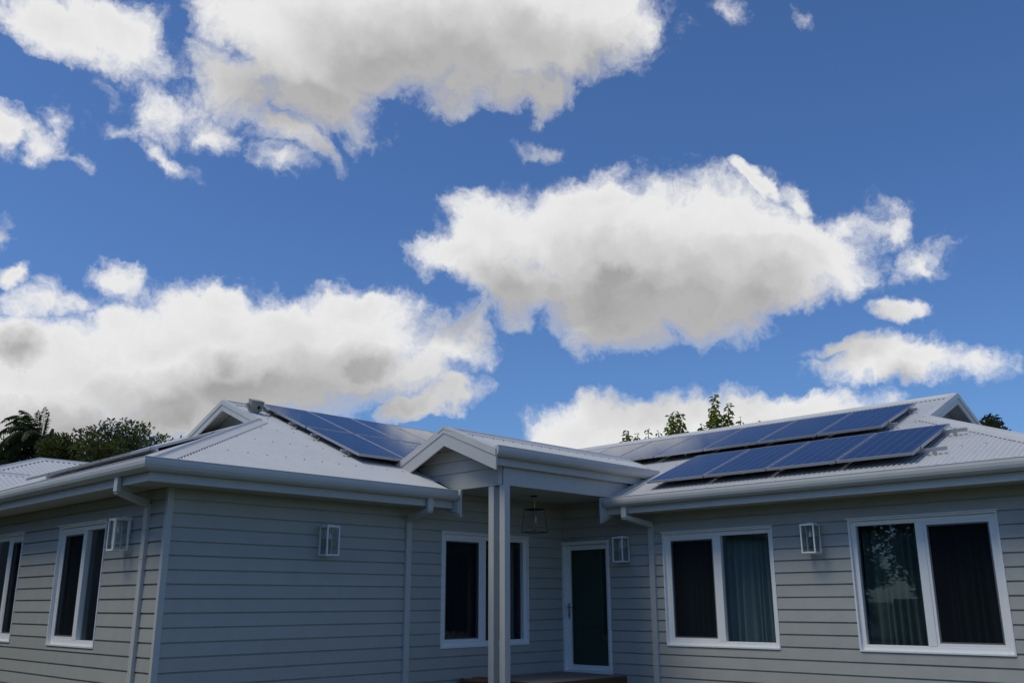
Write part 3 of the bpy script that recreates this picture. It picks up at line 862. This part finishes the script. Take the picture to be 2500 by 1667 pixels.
# ------------------------------------------------------------------ timber deck at the entry
deck = empty('timber_deck', (6.3, -.7, G)); tag(deck, 'low weathered timber deck with brown edge in front of the glass door', 'deck')
def dk(mb, name, m, **kw): return mb.build(name, m, deck, loc=-Vector((6.3, -.7, G)), **kw)
y = -1.34; k = 0
DX0 = 5.32
while y < -.03:
    y1 = min(y+.088, -.026)
    dk(MB().box(DX0, L-.026, y, y1, .142, .165), 'deck_board', 'deck_top', bevel=.003); y += .0935; k += 1
dk(MB().box(DX0-.005, L-.03, -1.366, -1.342, -.04, .160), 'edge_board', 'deck_oiled', bevel=.003)
dk(MB().box(DX0-.005, L-.03, -1.360, -1.343, -.25, -.05), 'edge_board', 'deck_oiled', bevel=.003)
dk(MB().box(DX0-.024, DX0-.001, -1.34, -.03, -.04, .160), 'edge_board', 'deck_oiled', bevel=.003)
for x in (5.5, 6.4, 7.2): dk(MB().box(x-.045, x+.045, -1.25, -1.16, G, .141), 'deck_post', 'deck_oiled')
dk(MB().box(L-.028, L-.024, -1.36, -1.29, .0, .15), 'end_bracket', 'white_powder')

# clay pot and black hose by the deck end
pot = empty('clay_pot', (5.06, -.24, G)); tag(pot, 'orange brown clay pot against the front wall behind the porch posts', 'pot')
MB().lathe([(.0, 0), (.13, 0), (.15, .02), (.20, .30), (.225, .48), (.25, .50), (.255, .545), (.235, .55), (.225, .53), (.20, .46), (.0, .45)], (0, 0, 0), 32).build('body', 'terracotta', pot, smooth=True)
pts = []
for k in range(140):
    a = k*.32; r = .17+.03*math.sin(k*.71)+.012*math.sin(k*2.1)
    pts.append((4.70+r*math.cos(a), -.26+r*.75*math.sin(a), G+.30+.0015*k+.012*math.sin(k*1.3)))
hs = MB().tube(pts, .0095, 6)
st = empty('hose_reel', (4.70, -.26, G)); tag(st, 'coiled black hose on a stand beside the clay pot', 'hose')
hs.build('hose', 'rubber', st, smooth=True, loc=(-4.70, .26, -G))
MB().lathe([(0, 0), (.12, 0), (.12, .015), (.05, .03), (.04, .28), (.14, .29), (.14, .30), (0, .30)], (0, 0, 0), 16).build('stand', 'rubber', st)

# ------------------------------------------------------------------ wall lanterns
def make_lantern():
    r = empty('wall_lantern')
    W, D0, D1, Hh = .105, -.045, -.238, .40; b = .0095
    mb = MB()
    for x in (-W+b, W-b):
        for y in (D0-b, D1+b): mb.box(x-b, x+b, y-b, y+b, 2*b, Hh-2*b)
    for z in (b, Hh-b):
        for y in (D0-b, D1+b): mb.box(-W, W, y-b, y+b, z-b, z+b)
        for x in (-W+b, W-b): mb.box(x-b, x+b, D1+2*b, D0-2*b, z-b, z+b)
    mb.build('frame', 'white_powder', r, bevel=.0015)
    mb = MB().box(-W+.002, W-.002, D1+.002, D0-.002, Hh+.0005, Hh+.006); mb.box(-.03, .03, D1+.05, D0-.05, Hh+.006, Hh+.016)
    mb.build('top_plate', 'white_powder', r)
    mb = MB().box(-.05, .05, -.018, -.023+.0225, Hh-.16, Hh+.03); mb.box(-.014, .014, D0-.06, -.016, Hh+.0165, Hh+.030)
    mb.build('bracket', 'white_powder', r, bevel=.003)
    for (x0, x1, y0, y1) in ((-W+2*b, W-2*b, D1+b, D1+b), (-W+2*b, W-2*b, D0-b, D0-b), (-W+b, -W+b, D1+2*b, D0-2*b), (W-b, W-b, D1+2*b, D0-2*b)):
        MB().box(x0-(.0012 if x0 == x1 else 0), x1+(.0012 if x0 == x1 else 0), y0-(.0012 if y0 == y1 else 0), y1+(.0012 if y0 == y1 else 0), 2*b, Hh-2*b).build('pane', 'lantern_glass', r)
    cy_ = (D0+D1)/2
    MB().lathe([(0, Hh), (.008, Hh), (.008, Hh-.10), (.021, Hh-.10), (.021, Hh-.175), (0, Hh-.175)], (0, cy_, 0), 14).build('bulb_holder', 'bulb_white', r)
    MB().lathe([(.014, Hh-.175), (.017, Hh-.19), (.026, Hh-.225), (.029, Hh-.25), (.024, Hh-.275), (.0, Hh-.285)], (0, cy_, 0), 14).build('bulb', 'lantern_glass', r, smooth=True)
    return r
lan = make_lantern()
spots = [((2.285, -.0215, 1.93), 0, 'white framed glass wall lantern on the bluish front wall'),
         ((L-.0215, -1.50+.07, 1.94), -math.pi/2, 'white wall lantern between the glass door and the downpipe'),
         ((L-.0215, -4.68-.12, 1.955), -math.pi/2, 'white wall lantern between the two big windows of the right wing'),
         ((-.0215, .98, 1.955), -math.pi/2, 'white wall lantern left of the corner, beside the left downpipe'),
         ((L-.0215, -7.80, 1.955), -math.pi/2, 'white wall lantern cut off by the right edge of the photo')]
for i, (p, rz, lab) in enumerate(spots):
    o = lan if i == 0 else copy_tree(lan)
    o.location = p; o.rotation_euler = (0, 0, rz); tag(o, lab, 'lantern', 'white wall lanterns')

# pendant lantern in the porch
pn = empty('pendant_lantern', (5.88, -.70, 2.395)); tag(pn, 'dark tapered glass pendant lantern hanging from the porch ceiling', 'lantern')
wt, wb_, hh = .115, .150, .36
mb = MB()
for sx_ in (-1, 1):
    for sy in (-1, 1):
        mb.bar((sx_*wb_, sy*wb_, 0), (sx_*wt, sy*wt, hh), .009, .009)
for z, q in ((0, wb_), (hh, wt)):
    for s in (-1, 1):
        mb.bar((-q, s*q, z), (q, s*q, z), .011, .011); mb.bar((s*q, -q, z), (s*q, q, z), .011, .011)
mb.build('frame', 'bronze', pn)
for (a, b, c, d) in (((-1,-1),(1,-1),(1,-1),(-1,-1)), ((1,-1),(1,1),(1,1),(1,-1)), ((1,1),(-1,1),(-1,1),(1,1)), ((-1,1),(-1,-1),(-1,-1),(-1,1))):
    MB().poly([(a[0]*wb_, a[1]*wb_, .006), (b[0]*wb_, b[1]*wb_, .006), (c[0]*wt, c[1]*wt, hh-.006), (d[0]*wt, d[1]*wt, hh-.006)]).build('pane', 'lantern_glass', pn)
MB().box(-wt, wt, -wt, wt, hh+.006, hh+.014).build('top_plate', 'bronze', pn)
MB().tube([(0, 0, .05), (0, 0, PB-2.395+.003)], .006, 8).build('rod', 'brass', pn)
MB().lathe([(0, .16), (.018, .16), (.02, .24), (.012, .26), (0, .26)], (.02, 0, 0), 12).build('bulb', 'bulb_white', pn)
MB().lathe([(0, 0), (.05, 0), (.05, -.02), (0, -.025)], (0, 0, PB-2.395+.003), 16).build('canopy', 'bronze', pn)

# ------------------------------------------------------------------ solar panels
def make_panel(W, Ln):
    r = empty('solar_panel')
    t, f = .038, .016
    mb = MB()
    for (x0, x1, y0, y1) in ((0, f, 0, Ln), (W-f, W, 0, Ln), (f, W-f, 0, f), (f, W-f, Ln-f, Ln)): mb.box(x0, x1, y0, y1, -t, 0)
    mb.build('frame', 'aluminium', r, bevel=.0015)
    x0 = (W-6*.157)/2
    mb = MB().box(f-x0, W-f-x0, f-.03, Ln-f-.03, -.010, -.003); mb.build('cell_sheet', 'solar_cells', r, loc=(x0, .03, 0))
    mb = MB().box(W*.5-.06, W*.5+.06, Ln-.22, Ln-.10, -t+.004, -.0105); mb.build('junction_box', 'rubber', r)
    for y in (.33, Ln-.33):
        MB().prism([(W+.001, y-.022, -t-.004), (W+.017, y-.022, -t-.004), (W+.017, y-.022, .0012), (W+.024, y-.022, .0012), (W+.024, y-.022, .005), (W-.006, y-.022, .005), (W-.006, y-.022, .0012), (W+.001, y-.022, .0012)], (0, .044, 0)).build('clamp', 'aluminium', r)
    return r
def frame_b(x, s, h):          # point and basis on the left wing slope
    return Vector((x, -E+s*math.cos(TH), Z0+s*math.sin(TH))) + nB*h
MX = {'B': Matrix(((1, 0, 0), (0, math.cos(TH), -math.sin(TH)), (0, math.sin(TH), math.cos(TH)))),
      'C': Matrix(((0, math.cos(TH-R(1.4)), -math.sin(TH-R(1.4))), (-1, 0, 0), (0, math.sin(TH-R(1.4)), math.cos(TH-R(1.4)))))}
PH = .135                      # height of the glass above the sheet
WB_, LB_ = 1.002, 1.63
WC_, LC_ = 1.084, 1.657
ordn = ['first', 'second', 'third', 'fourth', 'fifth', 'sixth', 'seventh']
pan_b = make_panel(WB_-.018, LB_-.02); used = False
def place(proto, flag, loc, M, label, group):
    o = proto if not flag else copy_tree(proto)
    o.location = loc; o.rotation_euler = M.to_euler('XYZ'); tag(o, label, 'solar panel', group)
    return o
# left wing: two rows from the gablet end
BX, BS0, BS1 = 3.31, 1.34, 3.0
n = 0
for row, s, cnt in (('upper', BS1, 6), ('lower', BS0, 5)):
    for i in range(cnt):
        loc = frame_b(BX+i*WB_, s, PH)
        place(pan_b, n > 0, loc, MX['B'], 'blue solar panel, %s from the left in the %s row on the left wing roof' % (ordn[i], row), 'solar panels on the left wing front slope'); n += 1
# right wing: local x runs towards -y, so start from the left end
pan_c = make_panel(WC_-.018, LC_-.02); n = 0
CS0, CS1 = .385, 2.30
for row, s, y0, cnt in (('upper', CS1, -5.317, 6), ('lower', CS0, -6.417, 4)):
    for i in range(cnt):
        y = y0+(i+1)*WC_
        loc = Vector((L-E+s*math.cos(TH), y, Z0+s*math.sin(TH))) + nC*(PH+.018)
        place(pan_c, n > 0, loc, MX['C'], 'blue solar panel, %s from the right in the %s row on the right wing roof' % (ordn[i], row), 'solar panels on the right wing slope'); n += 1
# hip end of the left wing, seen edge-on
pan_a = make_panel(1.0-.018, 1.66)
TA = R(19.8); MA = Matrix(((0, math.cos(TA), -math.sin(TA)), (-1, 0, 0), (0, math.sin(TA), math.cos(TA))))
for i in range(4):
    loc = Vector((.28, 1.9+(i+1)*1.015, 3.375))
    place(pan_a, i > 0, loc, MA, 'solar panel seen edge on over the left gutter, %s from the house corner' % ordn[i], 'solar panels on the left hip end')
# rails and their feet
def rail(a, b, n, label, group):
    a, b, n = Vector(a), Vector(b), Vector(n); d = (b-a)
    r = empty('mounting_rail', a); tag(r, label, 'rail', group)
    mb = MB().bar((0, 0, 0), d, .038, .044, n); mb.build('rail', 'aluminium', r)
    k = max(2, int(d.length/1.1)); me = None
    for i in range(k):
        p = d*((i+.12)/(k-.76))
        if me is None: f = MB().bar(-n*.075, -n*.0225, .036, .05, d.normalized()).build('foot', 'aluminium', r); me = f.data
        else: f = link('foot', me, r)
        f.location = p
for row, s, cnt in (('upper', BS1, 6), ('lower', BS0, 5)):
    for q, w_ in ((.35, 'lower'), (LB_-.35, 'upper')):
        rail(frame_b(BX-.10, s+q, PH-.0625), frame_b(BX+cnt*WB_+.05, s+q, PH-.0625), nB, '%s mounting rail under the %s solar row of the left wing' % (w_, row), 'panel rails')
for row, s, y0, cnt in (('upper', CS1, -5.317, 6), ('lower', CS0, -6.417, 4)):
    for q, w_ in ((.35, 'lower'), (LC_-.35, 'upper')):
        x = L-E+(s+q)*math.cos(TH); z = Z0+(s+q)*math.sin(TH)
        ext = .30 if row == 'lower' else .10
        rail(Vector((x, y0-ext, z))+nC*(PH-.0625), Vector((x, y0+cnt*WC_+.05, z))+nC*(PH-.0625), nC, '%s mounting rail under the %s solar row of the right wing' % (w_, row), 'panel rails')
for q, w_ in ((.35, 'lower'), (1.25, 'upper')):
    p = Vector((.28+q*math.cos(TA), 0, 3.375+q*math.sin(TA))) + Vector((-math.sin(TA), 0, math.cos(TA)))*-.0625
    rail(p+Vector((0, 1.83, 0)), p+Vector((0, 6.0, 0)), nC, '%s mounting rail of the panels over the left gutter' % w_, 'panel rails')

# isolator box beside the left array
ib = empty('isolator_box', frame_b(2.93, 4.24, .01)); ib.rotation_euler = MX['B'].to_euler('XYZ')
tag(ib, 'grey green electrical isolator box at the top corner of the left solar array', 'isolator box')
MB().box(0, .24, 0, .14, .03, .20).build('case', 'isolator_plastic', ib, bevel=.012)
MB().box(-.008, .248, -.01, .15, .2005, .212).build('lid', 'isolator_plastic', ib, bevel=.004)
MB().tube([(.155, -.004, .10), (.155, -.0005, .10)], .032, 16).build('gland_hole', 'dark_gap', ib)
MB().tube([(-.06, .07, .11), (.0, .07, .11)], .035, 12).build('conduit_stub', 'conduit', ib)
MB().tube([(.24, .07, .11), (.30, .06, .10), (.36, .05, .05), (.46, .05, .03)], .022, 10).build('conduit_bend', 'conduit', ib, smooth=True)
MB().box(.03, .21, .02, .12, 0, .0295).build('mount', 'aluminium', ib)
for k in range(3):
    c = MB().tube([(2.0, 0, 0)], .01) if False else None
cb = MB().tube([tuple(frame_b(3.36, 4.20, .05)), tuple(frame_b(3.42, 4.05, .03)), tuple(frame_b(3.40, 3.90, .02)), tuple(frame_b(3.44, 3.72, .03)), tuple(frame_b(3.60, 3.6, .05))], .009, 6).build('panel_cable', 'rubber', smooth=True)
tag(cb, 'black solar cable drooping below the isolator box', 'cable')

# ------------------------------------------------------------------ neighbour building, left behind
nb = empty('neighbour_building', (6, 19, G)); tag(nb, 'neighbouring low building with pale corrugated hip roof at the far left', 'building')
NO = -Vector((6, 19, G))
def corr_simple(name, s0, s1, lo, hi, point, parent, n, wave=.15):
    mb = MB(); k = int((s1-s0)/wave*6); prev = None
    for i in range(k+1):
        s = s0+(s1-s0)*i/k; a, b = lo(s), hi(s)
        if b-a < .01: prev = None; continue
        q = len(mb.v); off = n*(.014*math.sin(2*math.pi*s/wave))
        mb.v += [tuple(Vector(point(s, a))+off), tuple(Vector(point(s, b))+off)]
        if prev is not None: mb.f.append((prev, q, q+1, prev+1))
        prev = q
    return mb.build(name, 'roof_steel', parent, smooth=True, loc=NO)
nz, ny, nx0, nx1 = 5.16, 16.0, 3.88, 12.0
nt = math.tan(R(20)); nF = Vector((0, -math.sin(R(20)), math.cos(R(20)))); nLft = Vector((-math.sin(R(20)), 0, math.cos(R(20)))); nBk = Vector((0, math.sin(R(20)), math.cos(R(20)))); nRt = Vector((math.sin(R(20)), 0, math.cos(R(20))))
D = 4.2
r1 = corr_simple('roof', nx0-D, nx1, lambda x: ny-D, lambda x: ny-max(0, nx0-x), lambda s, t: (s, t, nz-nt*(ny-t)), nb, nF)
corr_simple('roof', ny-D, ny+D, lambda y: nx0-D, lambda y: nx0-abs(y-ny), lambda s, t: (t, s, nz-nt*(nx0-t)), nb, nLft)
MB().poly([(nx0, ny, nz), (nx1, ny, nz), (nx1, ny+D, nz-nt*D), (nx0-D, ny+D, nz-nt*D)]).build('roof', 'roof_steel', nb, loc=NO)
cap((nx0, ny, nz), (nx1, ny, nz), nF, nBk, r1, .17); cap((nx0-D, ny-D, nz-nt*D), (nx0, ny, nz), nF, nLft, r1, .17, 'hip_cap')
MB().box(nx0-D+.5, nx1-.1, ny-D+.5, ny+D-.5, G, nz-nt*D-.02).build('wall', 'neighbour_wall', nb, loc=NO)
lx, ly, lz = 3.02, 14.0, 4.42; D2 = 3.3
r2 = corr_simple('roof', lx-8, lx+D2, lambda x: ly-D2, lambda x: ly-max(0, x-lx), lambda s, t: (s, t, lz-nt*(ly-t)), nb, nF)
MB().poly([(lx-8, ly, lz), (lx, ly, lz), (lx+D2, ly+D2, lz-nt*D2), (lx-8, ly+D2, lz-nt*D2)]).build('roof', 'roof_steel', nb, loc=NO)
MB().poly([(lx, ly, lz), (lx+D2, ly-D2, lz-nt*D2), (lx+D2, ly+D2, lz-nt*D2)]).build('roof', 'roof_steel', nb, loc=NO)
cap((lx-8, ly, lz), (lx, ly, lz), nF, nBk, r2, .17); cap((lx, ly, lz), (lx+D2, ly-D2, lz-nt*D2), nF, nRt, r2, .17, 'hip_cap')
MB().box(lx-7.6, lx+D2-.5, ly-D2+.5, ny-D+.4, G, lz-nt*D2-.02).build('wall', 'neighbour_wall', nb, loc=NO)

# ------------------------------------------------------------------ trees
def leaf(mb, p, d, n, ln, w, bend=.25):
    """a pointed leaf: six vertices folded along the midrib"""
    d = d.normalized(); s = d.cross(n)
    if s.length < 1e-3: s = d.orthogonal()
    s.normalize(); n = s.cross(d)
    k = len(mb.v)
    a = p; m1 = p+d*ln*.38-n*ln*.02; tip = p+d*ln-n*ln*bend
    mid = p+d*ln*.5+n*ln*.0
    mb.v += [tuple(a), tuple(m1+s*w*.5+n*w*.15), tuple(mid+d*ln*.22+s*w*.33+n*w*.08), tuple(tip), tuple(mid+d*ln*.22-s*w*.33+n*w*.08), tuple(m1-s*w*.5+n*w*.15)]
    mb.f += [(k, k+1, k+2, k+3), (k, k+3, k+4, k+5)]
def rv(rnd): 
    while True:
        v = Vector((rnd.uniform(-1, 1), rnd.uniform(-1, 1), rnd.uniform(-1, 1)))
        if .05 < v.length < 1: return v
def clump_tree(name, base, trunk_top, tips, label, m, seed, rad=.32, per=70, ln=.13, w=.075, group=None, trunk_r=.13, fill=0):
    """trunk, limbs to every tip, leaves gathered in loose clumps round the tips and along the limbs"""
    rnd = random.Random(seed); base = Vector(base); tt = Vector(trunk_top)
    root = empty(name, base); tag(root, label, 'tree', group)
    tr = MB()
    p = [Vector((0, 0, 0)), (tt-base)*.5+Vector((.06, .05, 0)), tt-base]
    tr.tube(p, [trunk_r, trunk_r*.8, trunk_r*.6], 9)
    lf = MB()
    for t, rr in tips:
        t = Vector(t)-base; q = tt-base
        c1 = q.lerp(t, .45)+rv(rnd)*.18; c1.z -= .1
        pts = [q*.92, q.lerp(c1, .6)+rv(rnd)*.06, c1, c1.lerp(t, .6)+rv(rnd)*.08, t]
        tr.tube(pts, [trunk_r*.42, trunk_r*.3, trunk_r*.22, trunk_r*.13, trunk_r*.05], 6)
        n = int(per*(rr/rad)**2*(fill if fill and rr < .3 else 1))
        for _ in range(n):
            v = rv(rnd); pos = t + Vector((v.x*rr, v.y*rr, v.z*rr*.85))
            dd = (v*.8+rv(rnd)*.6+Vector((0, 0, .15))); leaf(lf, pos, dd, rv(rnd)+Vector((0, 0, .8)), ln*rnd.uniform(.7, 1.25), w*rnd.uniform(.7, 1.2))
        for _ in range(int(n*.35)):
            f = rnd.uniform(.35, 1); seg = c1.lerp(t, f) if f > .3 else c1
            pos = seg+rv(rnd)*.14; leaf(lf, pos, rv(rnd)+Vector((0, 0, .3)), rv(rnd)+Vector((0, 0, .8)), ln*rnd.uniform(.7, 1.2), w)
    tr.build('trunk', 'bark', root, smooth=True); lf.build('crown', m, root)
    return root

def c2(x, y): return x*450/2352, 970+y*450/2352         # zoom coordinates of the left corner of the photo
rnd = random.Random(11)
# leafy tree behind the left gutter
tips = []
for (x, y, r) in ((985,465,.20),(1045,500,.2),(1170,420,.22),(1270,360,.18),(1220,420,.2),(1330,440,.28),(1410,310,.16),(1405,400,.2),(1500,430,.25),(1590,330,.2),(1560,400,.28),(1690,370,.26),(1720,440,.3),(1790,400,.24),(1870,400,.24),
                 (1160,520,.3),(1260,560,.36),(1100,600,.32),(1400,540,.34),(1520,560,.36),(1640,520,.38),(1760,560,.36),(1860,520,.26),(1050,690,.34),(1190,680,.4),(1330,690,.42),(1470,690,.42),(1600,680,.42),(1740,680,.38),
                 (1900,620,.26),(2010,510,.16),(2020,580,.26),(2100,500,.14),(2110,570,.2),(2240,570,.13),(2285,540,.12),(1990,660,.3),(1120,780,.4),(1260,790,.4),(1420,800,.42)):
    q = hit(*c2(x, y), 1, 22.5+rnd.uniform(-.9, .9)); tips.append((q, r*(.95 if y < 560 else 1.15)))
clump_tree('leafy_tree', (9.2, 22.5, G), (9.2, 22.5, 4.8), tips, 'dark leafy tree with bunched twigs rising behind the left gutter', 'leaf_olive', 3, rad=.32, per=105, ln=.13, w=.075, group='trees behind the house', fill=.75)
# dense dark shrub-like tree between it and the palm
tips = []
for k in range(34):
    x = rnd.uniform(590, 960); y = rnd.uniform(545+abs(x-790)*.55, 860)
    tips.append((hit(*c2(x, y), 1, 23.5+rnd.uniform(-.7, .7)), rnd.uniform(.28, .42)))
clump_tree('bushy_tree', (7.2, 23.5, G), (7.2, 23.5, 4.4), tips, 'low dense dark tree between the palm and the leafy tree', 'leaf_olive', 5, rad=.32, per=110, ln=.17, w=.06, group='trees behind the house')
# feathery foliage under the palm
tips = []
for k in range(30):
    x = rnd.uniform(-60, 560); y = rnd.uniform(640, 900)
    tips.append((hit(*c2(x, y), 1, 25+rnd.uniform(-.8, .8)), rnd.uniform(.25, .4)))
clump_tree('feathery_tree', (6.1, 25, G), (6.1, 25, 4.6), tips, 'thin grey green feathery tree below the palm at the left edge', 'leaf_dark', 6, rad=.32, per=60, ln=.20, w=.03, group='trees behind the house')

# palm
pc = hit(*c2(520, 560), 1, 24.0)
palm = empty('palm_tree', (pc.x, pc.y, G)); tag(palm, 'tall dark palm with an upright spear leaf at the left edge', 'palm')
hp = pc.z-G
MB().tube([(0, 0, 0), (.08, 0, hp*.5), (0, 0, hp-.5), (0, 0, hp)], [.16, .13, .12, .10], 10).build('trunk', 'palm_bark', palm, smooth=True)
stump = MB().tube([(.36, .05, hp-.55), (.35, .02, hp-.1), (.33, .0, hp+.35), (.36, 0, hp+.50)], [.10, .10, .08, .045], 8).build('dead_frond_stub', 'palm_bark', palm)
def frond(start, az, el, length, curve, seed, m='leaf_palm', lw=.36):
    rnd = random.Random(seed); mb = MB(); n = 26; p = Vector(start); d = Vector((math.cos(el)*math.cos(az), math.cos(el)*math.sin(az), math.sin(el)))
    side = Vector((-math.sin(az), math.cos(az), 0)); pts = [p.copy()]
    step = length/n
    for i in range(n):
        d = (d + Vector((0, 0, -curve*step*(.5+1.6*i/n)))).normalized(); p = p+d*step; pts.append(p.copy())
        if i > 2:
            env = math.sin(math.pi*min(1, .12+.9*i/n))**.6
            for s in (-1, 1):
                q = (side*s*1.0 + d*.75 + Vector((0, 0, -.55+rnd.uniform(-.2, .2)))).normalized()
                leaf(mb, p+rv(rnd)*.01, q, d.cross(side*s)*s, lw*env*rnd.uniform(.8, 1.15), .04, .35)
    mb.tube(pts, [.022*(1-.85*i/n) for i in range(n+1)], 5, cap=False)
    return mb.build('frond', m, palm)
k = 0
rr_ = cam.matrix_world.to_3x3() @ Vector((1, 0, 0)); base_az = math.atan2(rr_.y, rr_.x)     # sideways as seen from the garden
top = (0, 0, hp)
for az, el, ln_, cu in ((178, 66, 2.1, .95), (160, 60, 1.9, 1.05), (196, 52, 2.0, 1.1), (172, 35, 1.9, 1.0), (215, 30, 1.8, 1.1), (185, 10, 1.8, .8), (150, 20, 1.7, 1.0), (240, 40, 1.6, 1.2), (120, 40, 1.5, 1.2), (180, 62, 1.75, 1.0), (200, 40, 1.6, 1.2), (165, 48, 1.7, 1.25), (230, 55, 1.4, 1.3), (140, 30, 1.4, 1.2), (190, 20, 1.4, 1.0), (175, 72, 1.6, .85), (90, 50, 1.4, 1.3), (270, 45, 1.5, 1.4), (300, 15, 1.2, 1.3), (150, 8, 1.2, 1.1), (210, 5, 1.3, 1.0), (0, 10, .9, 1.5), (60, 15, 1.0, 1.4), (330, 20, .9, 1.5)):
    frond(top, base_az+R(az), R(el), ln_, cu, k); k += 1
frond((-.02, 0, hp), base_az+R(100), R(88), 1.25, .04, 77, lw=.26); frond((.02, 0, hp), base_az+R(20), R(84), 1.1, .05, 78, lw=.24)
frond((-.05, 0, hp+.1), base_az+R(170), R(80), 1.05, .12, 79, lw=.26)

# big-leaved shoots showing over the right wing ridge
def c3(x, y): return 1460+x*400/2352, 940+y*400/2352
def shoot_tree(base, shoots, label, seed, m):
    rnd = random.Random(seed); base = Vector(base); root = empty('mulberry_tree', base); tag(root, label, 'tree', 'big leaved trees behind the right wing')
    tr = MB(); lf = MB(); hub = Vector((0, 0, 4.6))
    tr.tube([(0, 0, 0), (.05, .04, 2.4), hub], [.14, .11, .08], 8)
    for (x, y, yb, wpx, n) in shoots:
        xx = base.x + rnd.uniform(-.35, .35)
        tip = hit(*c3(x, y), 0, xx)-base; bot = hit(*c3(x+rnd.uniform(-15, 15), yb), 0, xx)-base
        low = bot + Vector((0, 0, -.7)) + (hub-bot)*.12
        pts = [hub, hub.lerp(low, .55)+rv(rnd)*.1, low, bot, bot.lerp(tip, .5)+rv(rnd)*.02, tip]
        tr.tube(pts, [.05, .04, .03, .018, .012, .004], 6)
        hlen = (tip-low).length
        n *= 2
        for i in range(n):
            f = i/(n-1); p = low.lerp(tip, f); az = i*2.4+rnd.uniform(-.4, .4)
            wid = wpx/2352*400/F_PX*26*.5*(1.0-.75*f**2.2)
            reach = rnd.uniform(.25, 1.0)*wid
            o = Vector((math.cos(az), math.sin(az), 0))
            ln = rnd.uniform(.15, .25)*(1.05-.4*f)
            leaf(lf, p+o*reach*.7+Vector((0, 0, rnd.uniform(-.05, .05))), o+Vector((0, 0, rnd.uniform(-.9, .25))), Vector((0, 0, 1))+o*.6+rv(rnd)*.4, ln, ln*.62, .3)
    tr.build('trunk', 'bark', root, smooth=True); lf.build('crown', m, root)
shoot_tree((18.0, 4.3, G), ((1110, 385, 700, 230, 46), (1180, 400, 720, 150, 40), (1040, 440, 740, 130, 36), (1220, 540, 700, 120, 34), (990, 570, 750, 90, 24), (1075, 430, 720, 120, 30), (860, 640, 770, 120, 13)),
           'leafy mulberry shoots above the middle of the right ridge', 21, 'leaf_bright')
shoot_tree((18.2, 3.0, G), ((1670, 135, 620, 120, 70), (1640, 330, 620, 190, 56), (1700, 380, 620, 150, 44), (1870, 270, 590, 130, 54), (1830, 420, 600, 150, 44), (1590, 520, 640, 90, 24), (1490, 555, 650, 110, 20), (2045, 470, 565, 80, 13), (2290, 530, 560, 70, 7)),
           'tallest mulberry shoots rising above the right wing ridge', 22, 'leaf_bright')
shoot_tree((18.0, 6.0, G), ((400, 640, 860, 110, 40), (445, 720, 850, 130, 32), (560, 680, 820, 100, 22), (715, 620, 790, 90, 15), (355, 780, 870, 60, 16), (145, 875, 900, 60, 8)),
           'yellow green mulberry shoots over the left end of the right ridge', 23, 'leaf_bright')
# small distant crown behind the right gablet
tips = []
for (x, y, r) in ((2090, 275, .26), (2060, 300, .28), (2110, 300, .26), (2035, 318, .24), (2130, 320, .2), (2000, 320, .1), (1985, 318, .08), (2080, 340, .4), (2040, 350, .4), (2120, 350, .36), (2070, 400, .7), (2000, 430, .7), (2140, 440, .7), (2060, 500, .9), (2150, 540, .8), (1980, 540, .8)):
    tips.append((hit(1800+x*700/2350, 940+y*700/2350, 0, 34+rnd.uniform(-.5, .5)), r*.72))
clump_tree('small_tree', (34, .5, G), (34, .5, 6.0), tips, 'tip of a small dark tree behind the right gablet', 'leaf_dark', 9, rad=.32, per=90, ln=.16, w=.1)
# boundary fence on the street side, behind the photographer: seen only in the window glass
fx = -19.0
fence = empty('paling_fence', (fx, -6, G)); tag(fence, 'plain timber paling fence across the garden, seen only mirrored in glass', 'fence')
pal = MB().box(-.01, .01, -.07, .07, 0, 1.75); pm = None
for k in range(150):
    if pm is None: o = pal.build('paling', 'fence_paling', fence); pm = o.data
    else: o = link('paling', pm, fence)
    o.location = (0, -12+k*.155, 0)
for z in (.35, 1.4): MB().box(.011, .06, -12.1, 11.3, z, z+.08).build('fence_rail', 'fence_paling', fence)

gr = random.Random(31)
protos = []
LAB = 'broad tree added out of view to darken window reflections and block low sky'
GRP = 'trees added out of view to dim the light'
ring = [(-27, 4.6, 1.0), (-24, 9.8, .45), (-24, 2.5, .5), (-26, -4, .95), (-25, -10, .9), (-27, 15, .9), (-25, -17, 1.0), (-23, -4, .45), (-23, -12, .4), (-10, 5, .8), (-11, 11, .95), (-12, -1, .55), (-14, 17, 1.0)]  # unseen trees, added to darken window reflections and hold off low sky light
for k, (x, y, sc_) in enumerate(ring):
    if k < 2:
        tips = []; hgt, wid = 9.0, 3.3
        for i in range(46):
            v = rv(gr); tips.append(((x+v.x*wid, y+v.y*wid, hgt*.54+v.z*hgt*.44), gr.uniform(.8, 1.2)))
        o = clump_tree('added_tree', (x, y, G), (x, y, hgt*.3), tips, LAB, 'leaf_dark', 40+k, rad=.9, per=260, ln=.24, w=.15, group=GRP, trunk_r=.2)
        protos.append(o)
    else:
        o = copy_tree(protos[k % 2]); o.location = (x, y, G)
        o.rotation_euler = (0, 0, gr.uniform(0, 6.28))
    o.scale = (max(sc_, .7), max(sc_, .7), sc_)
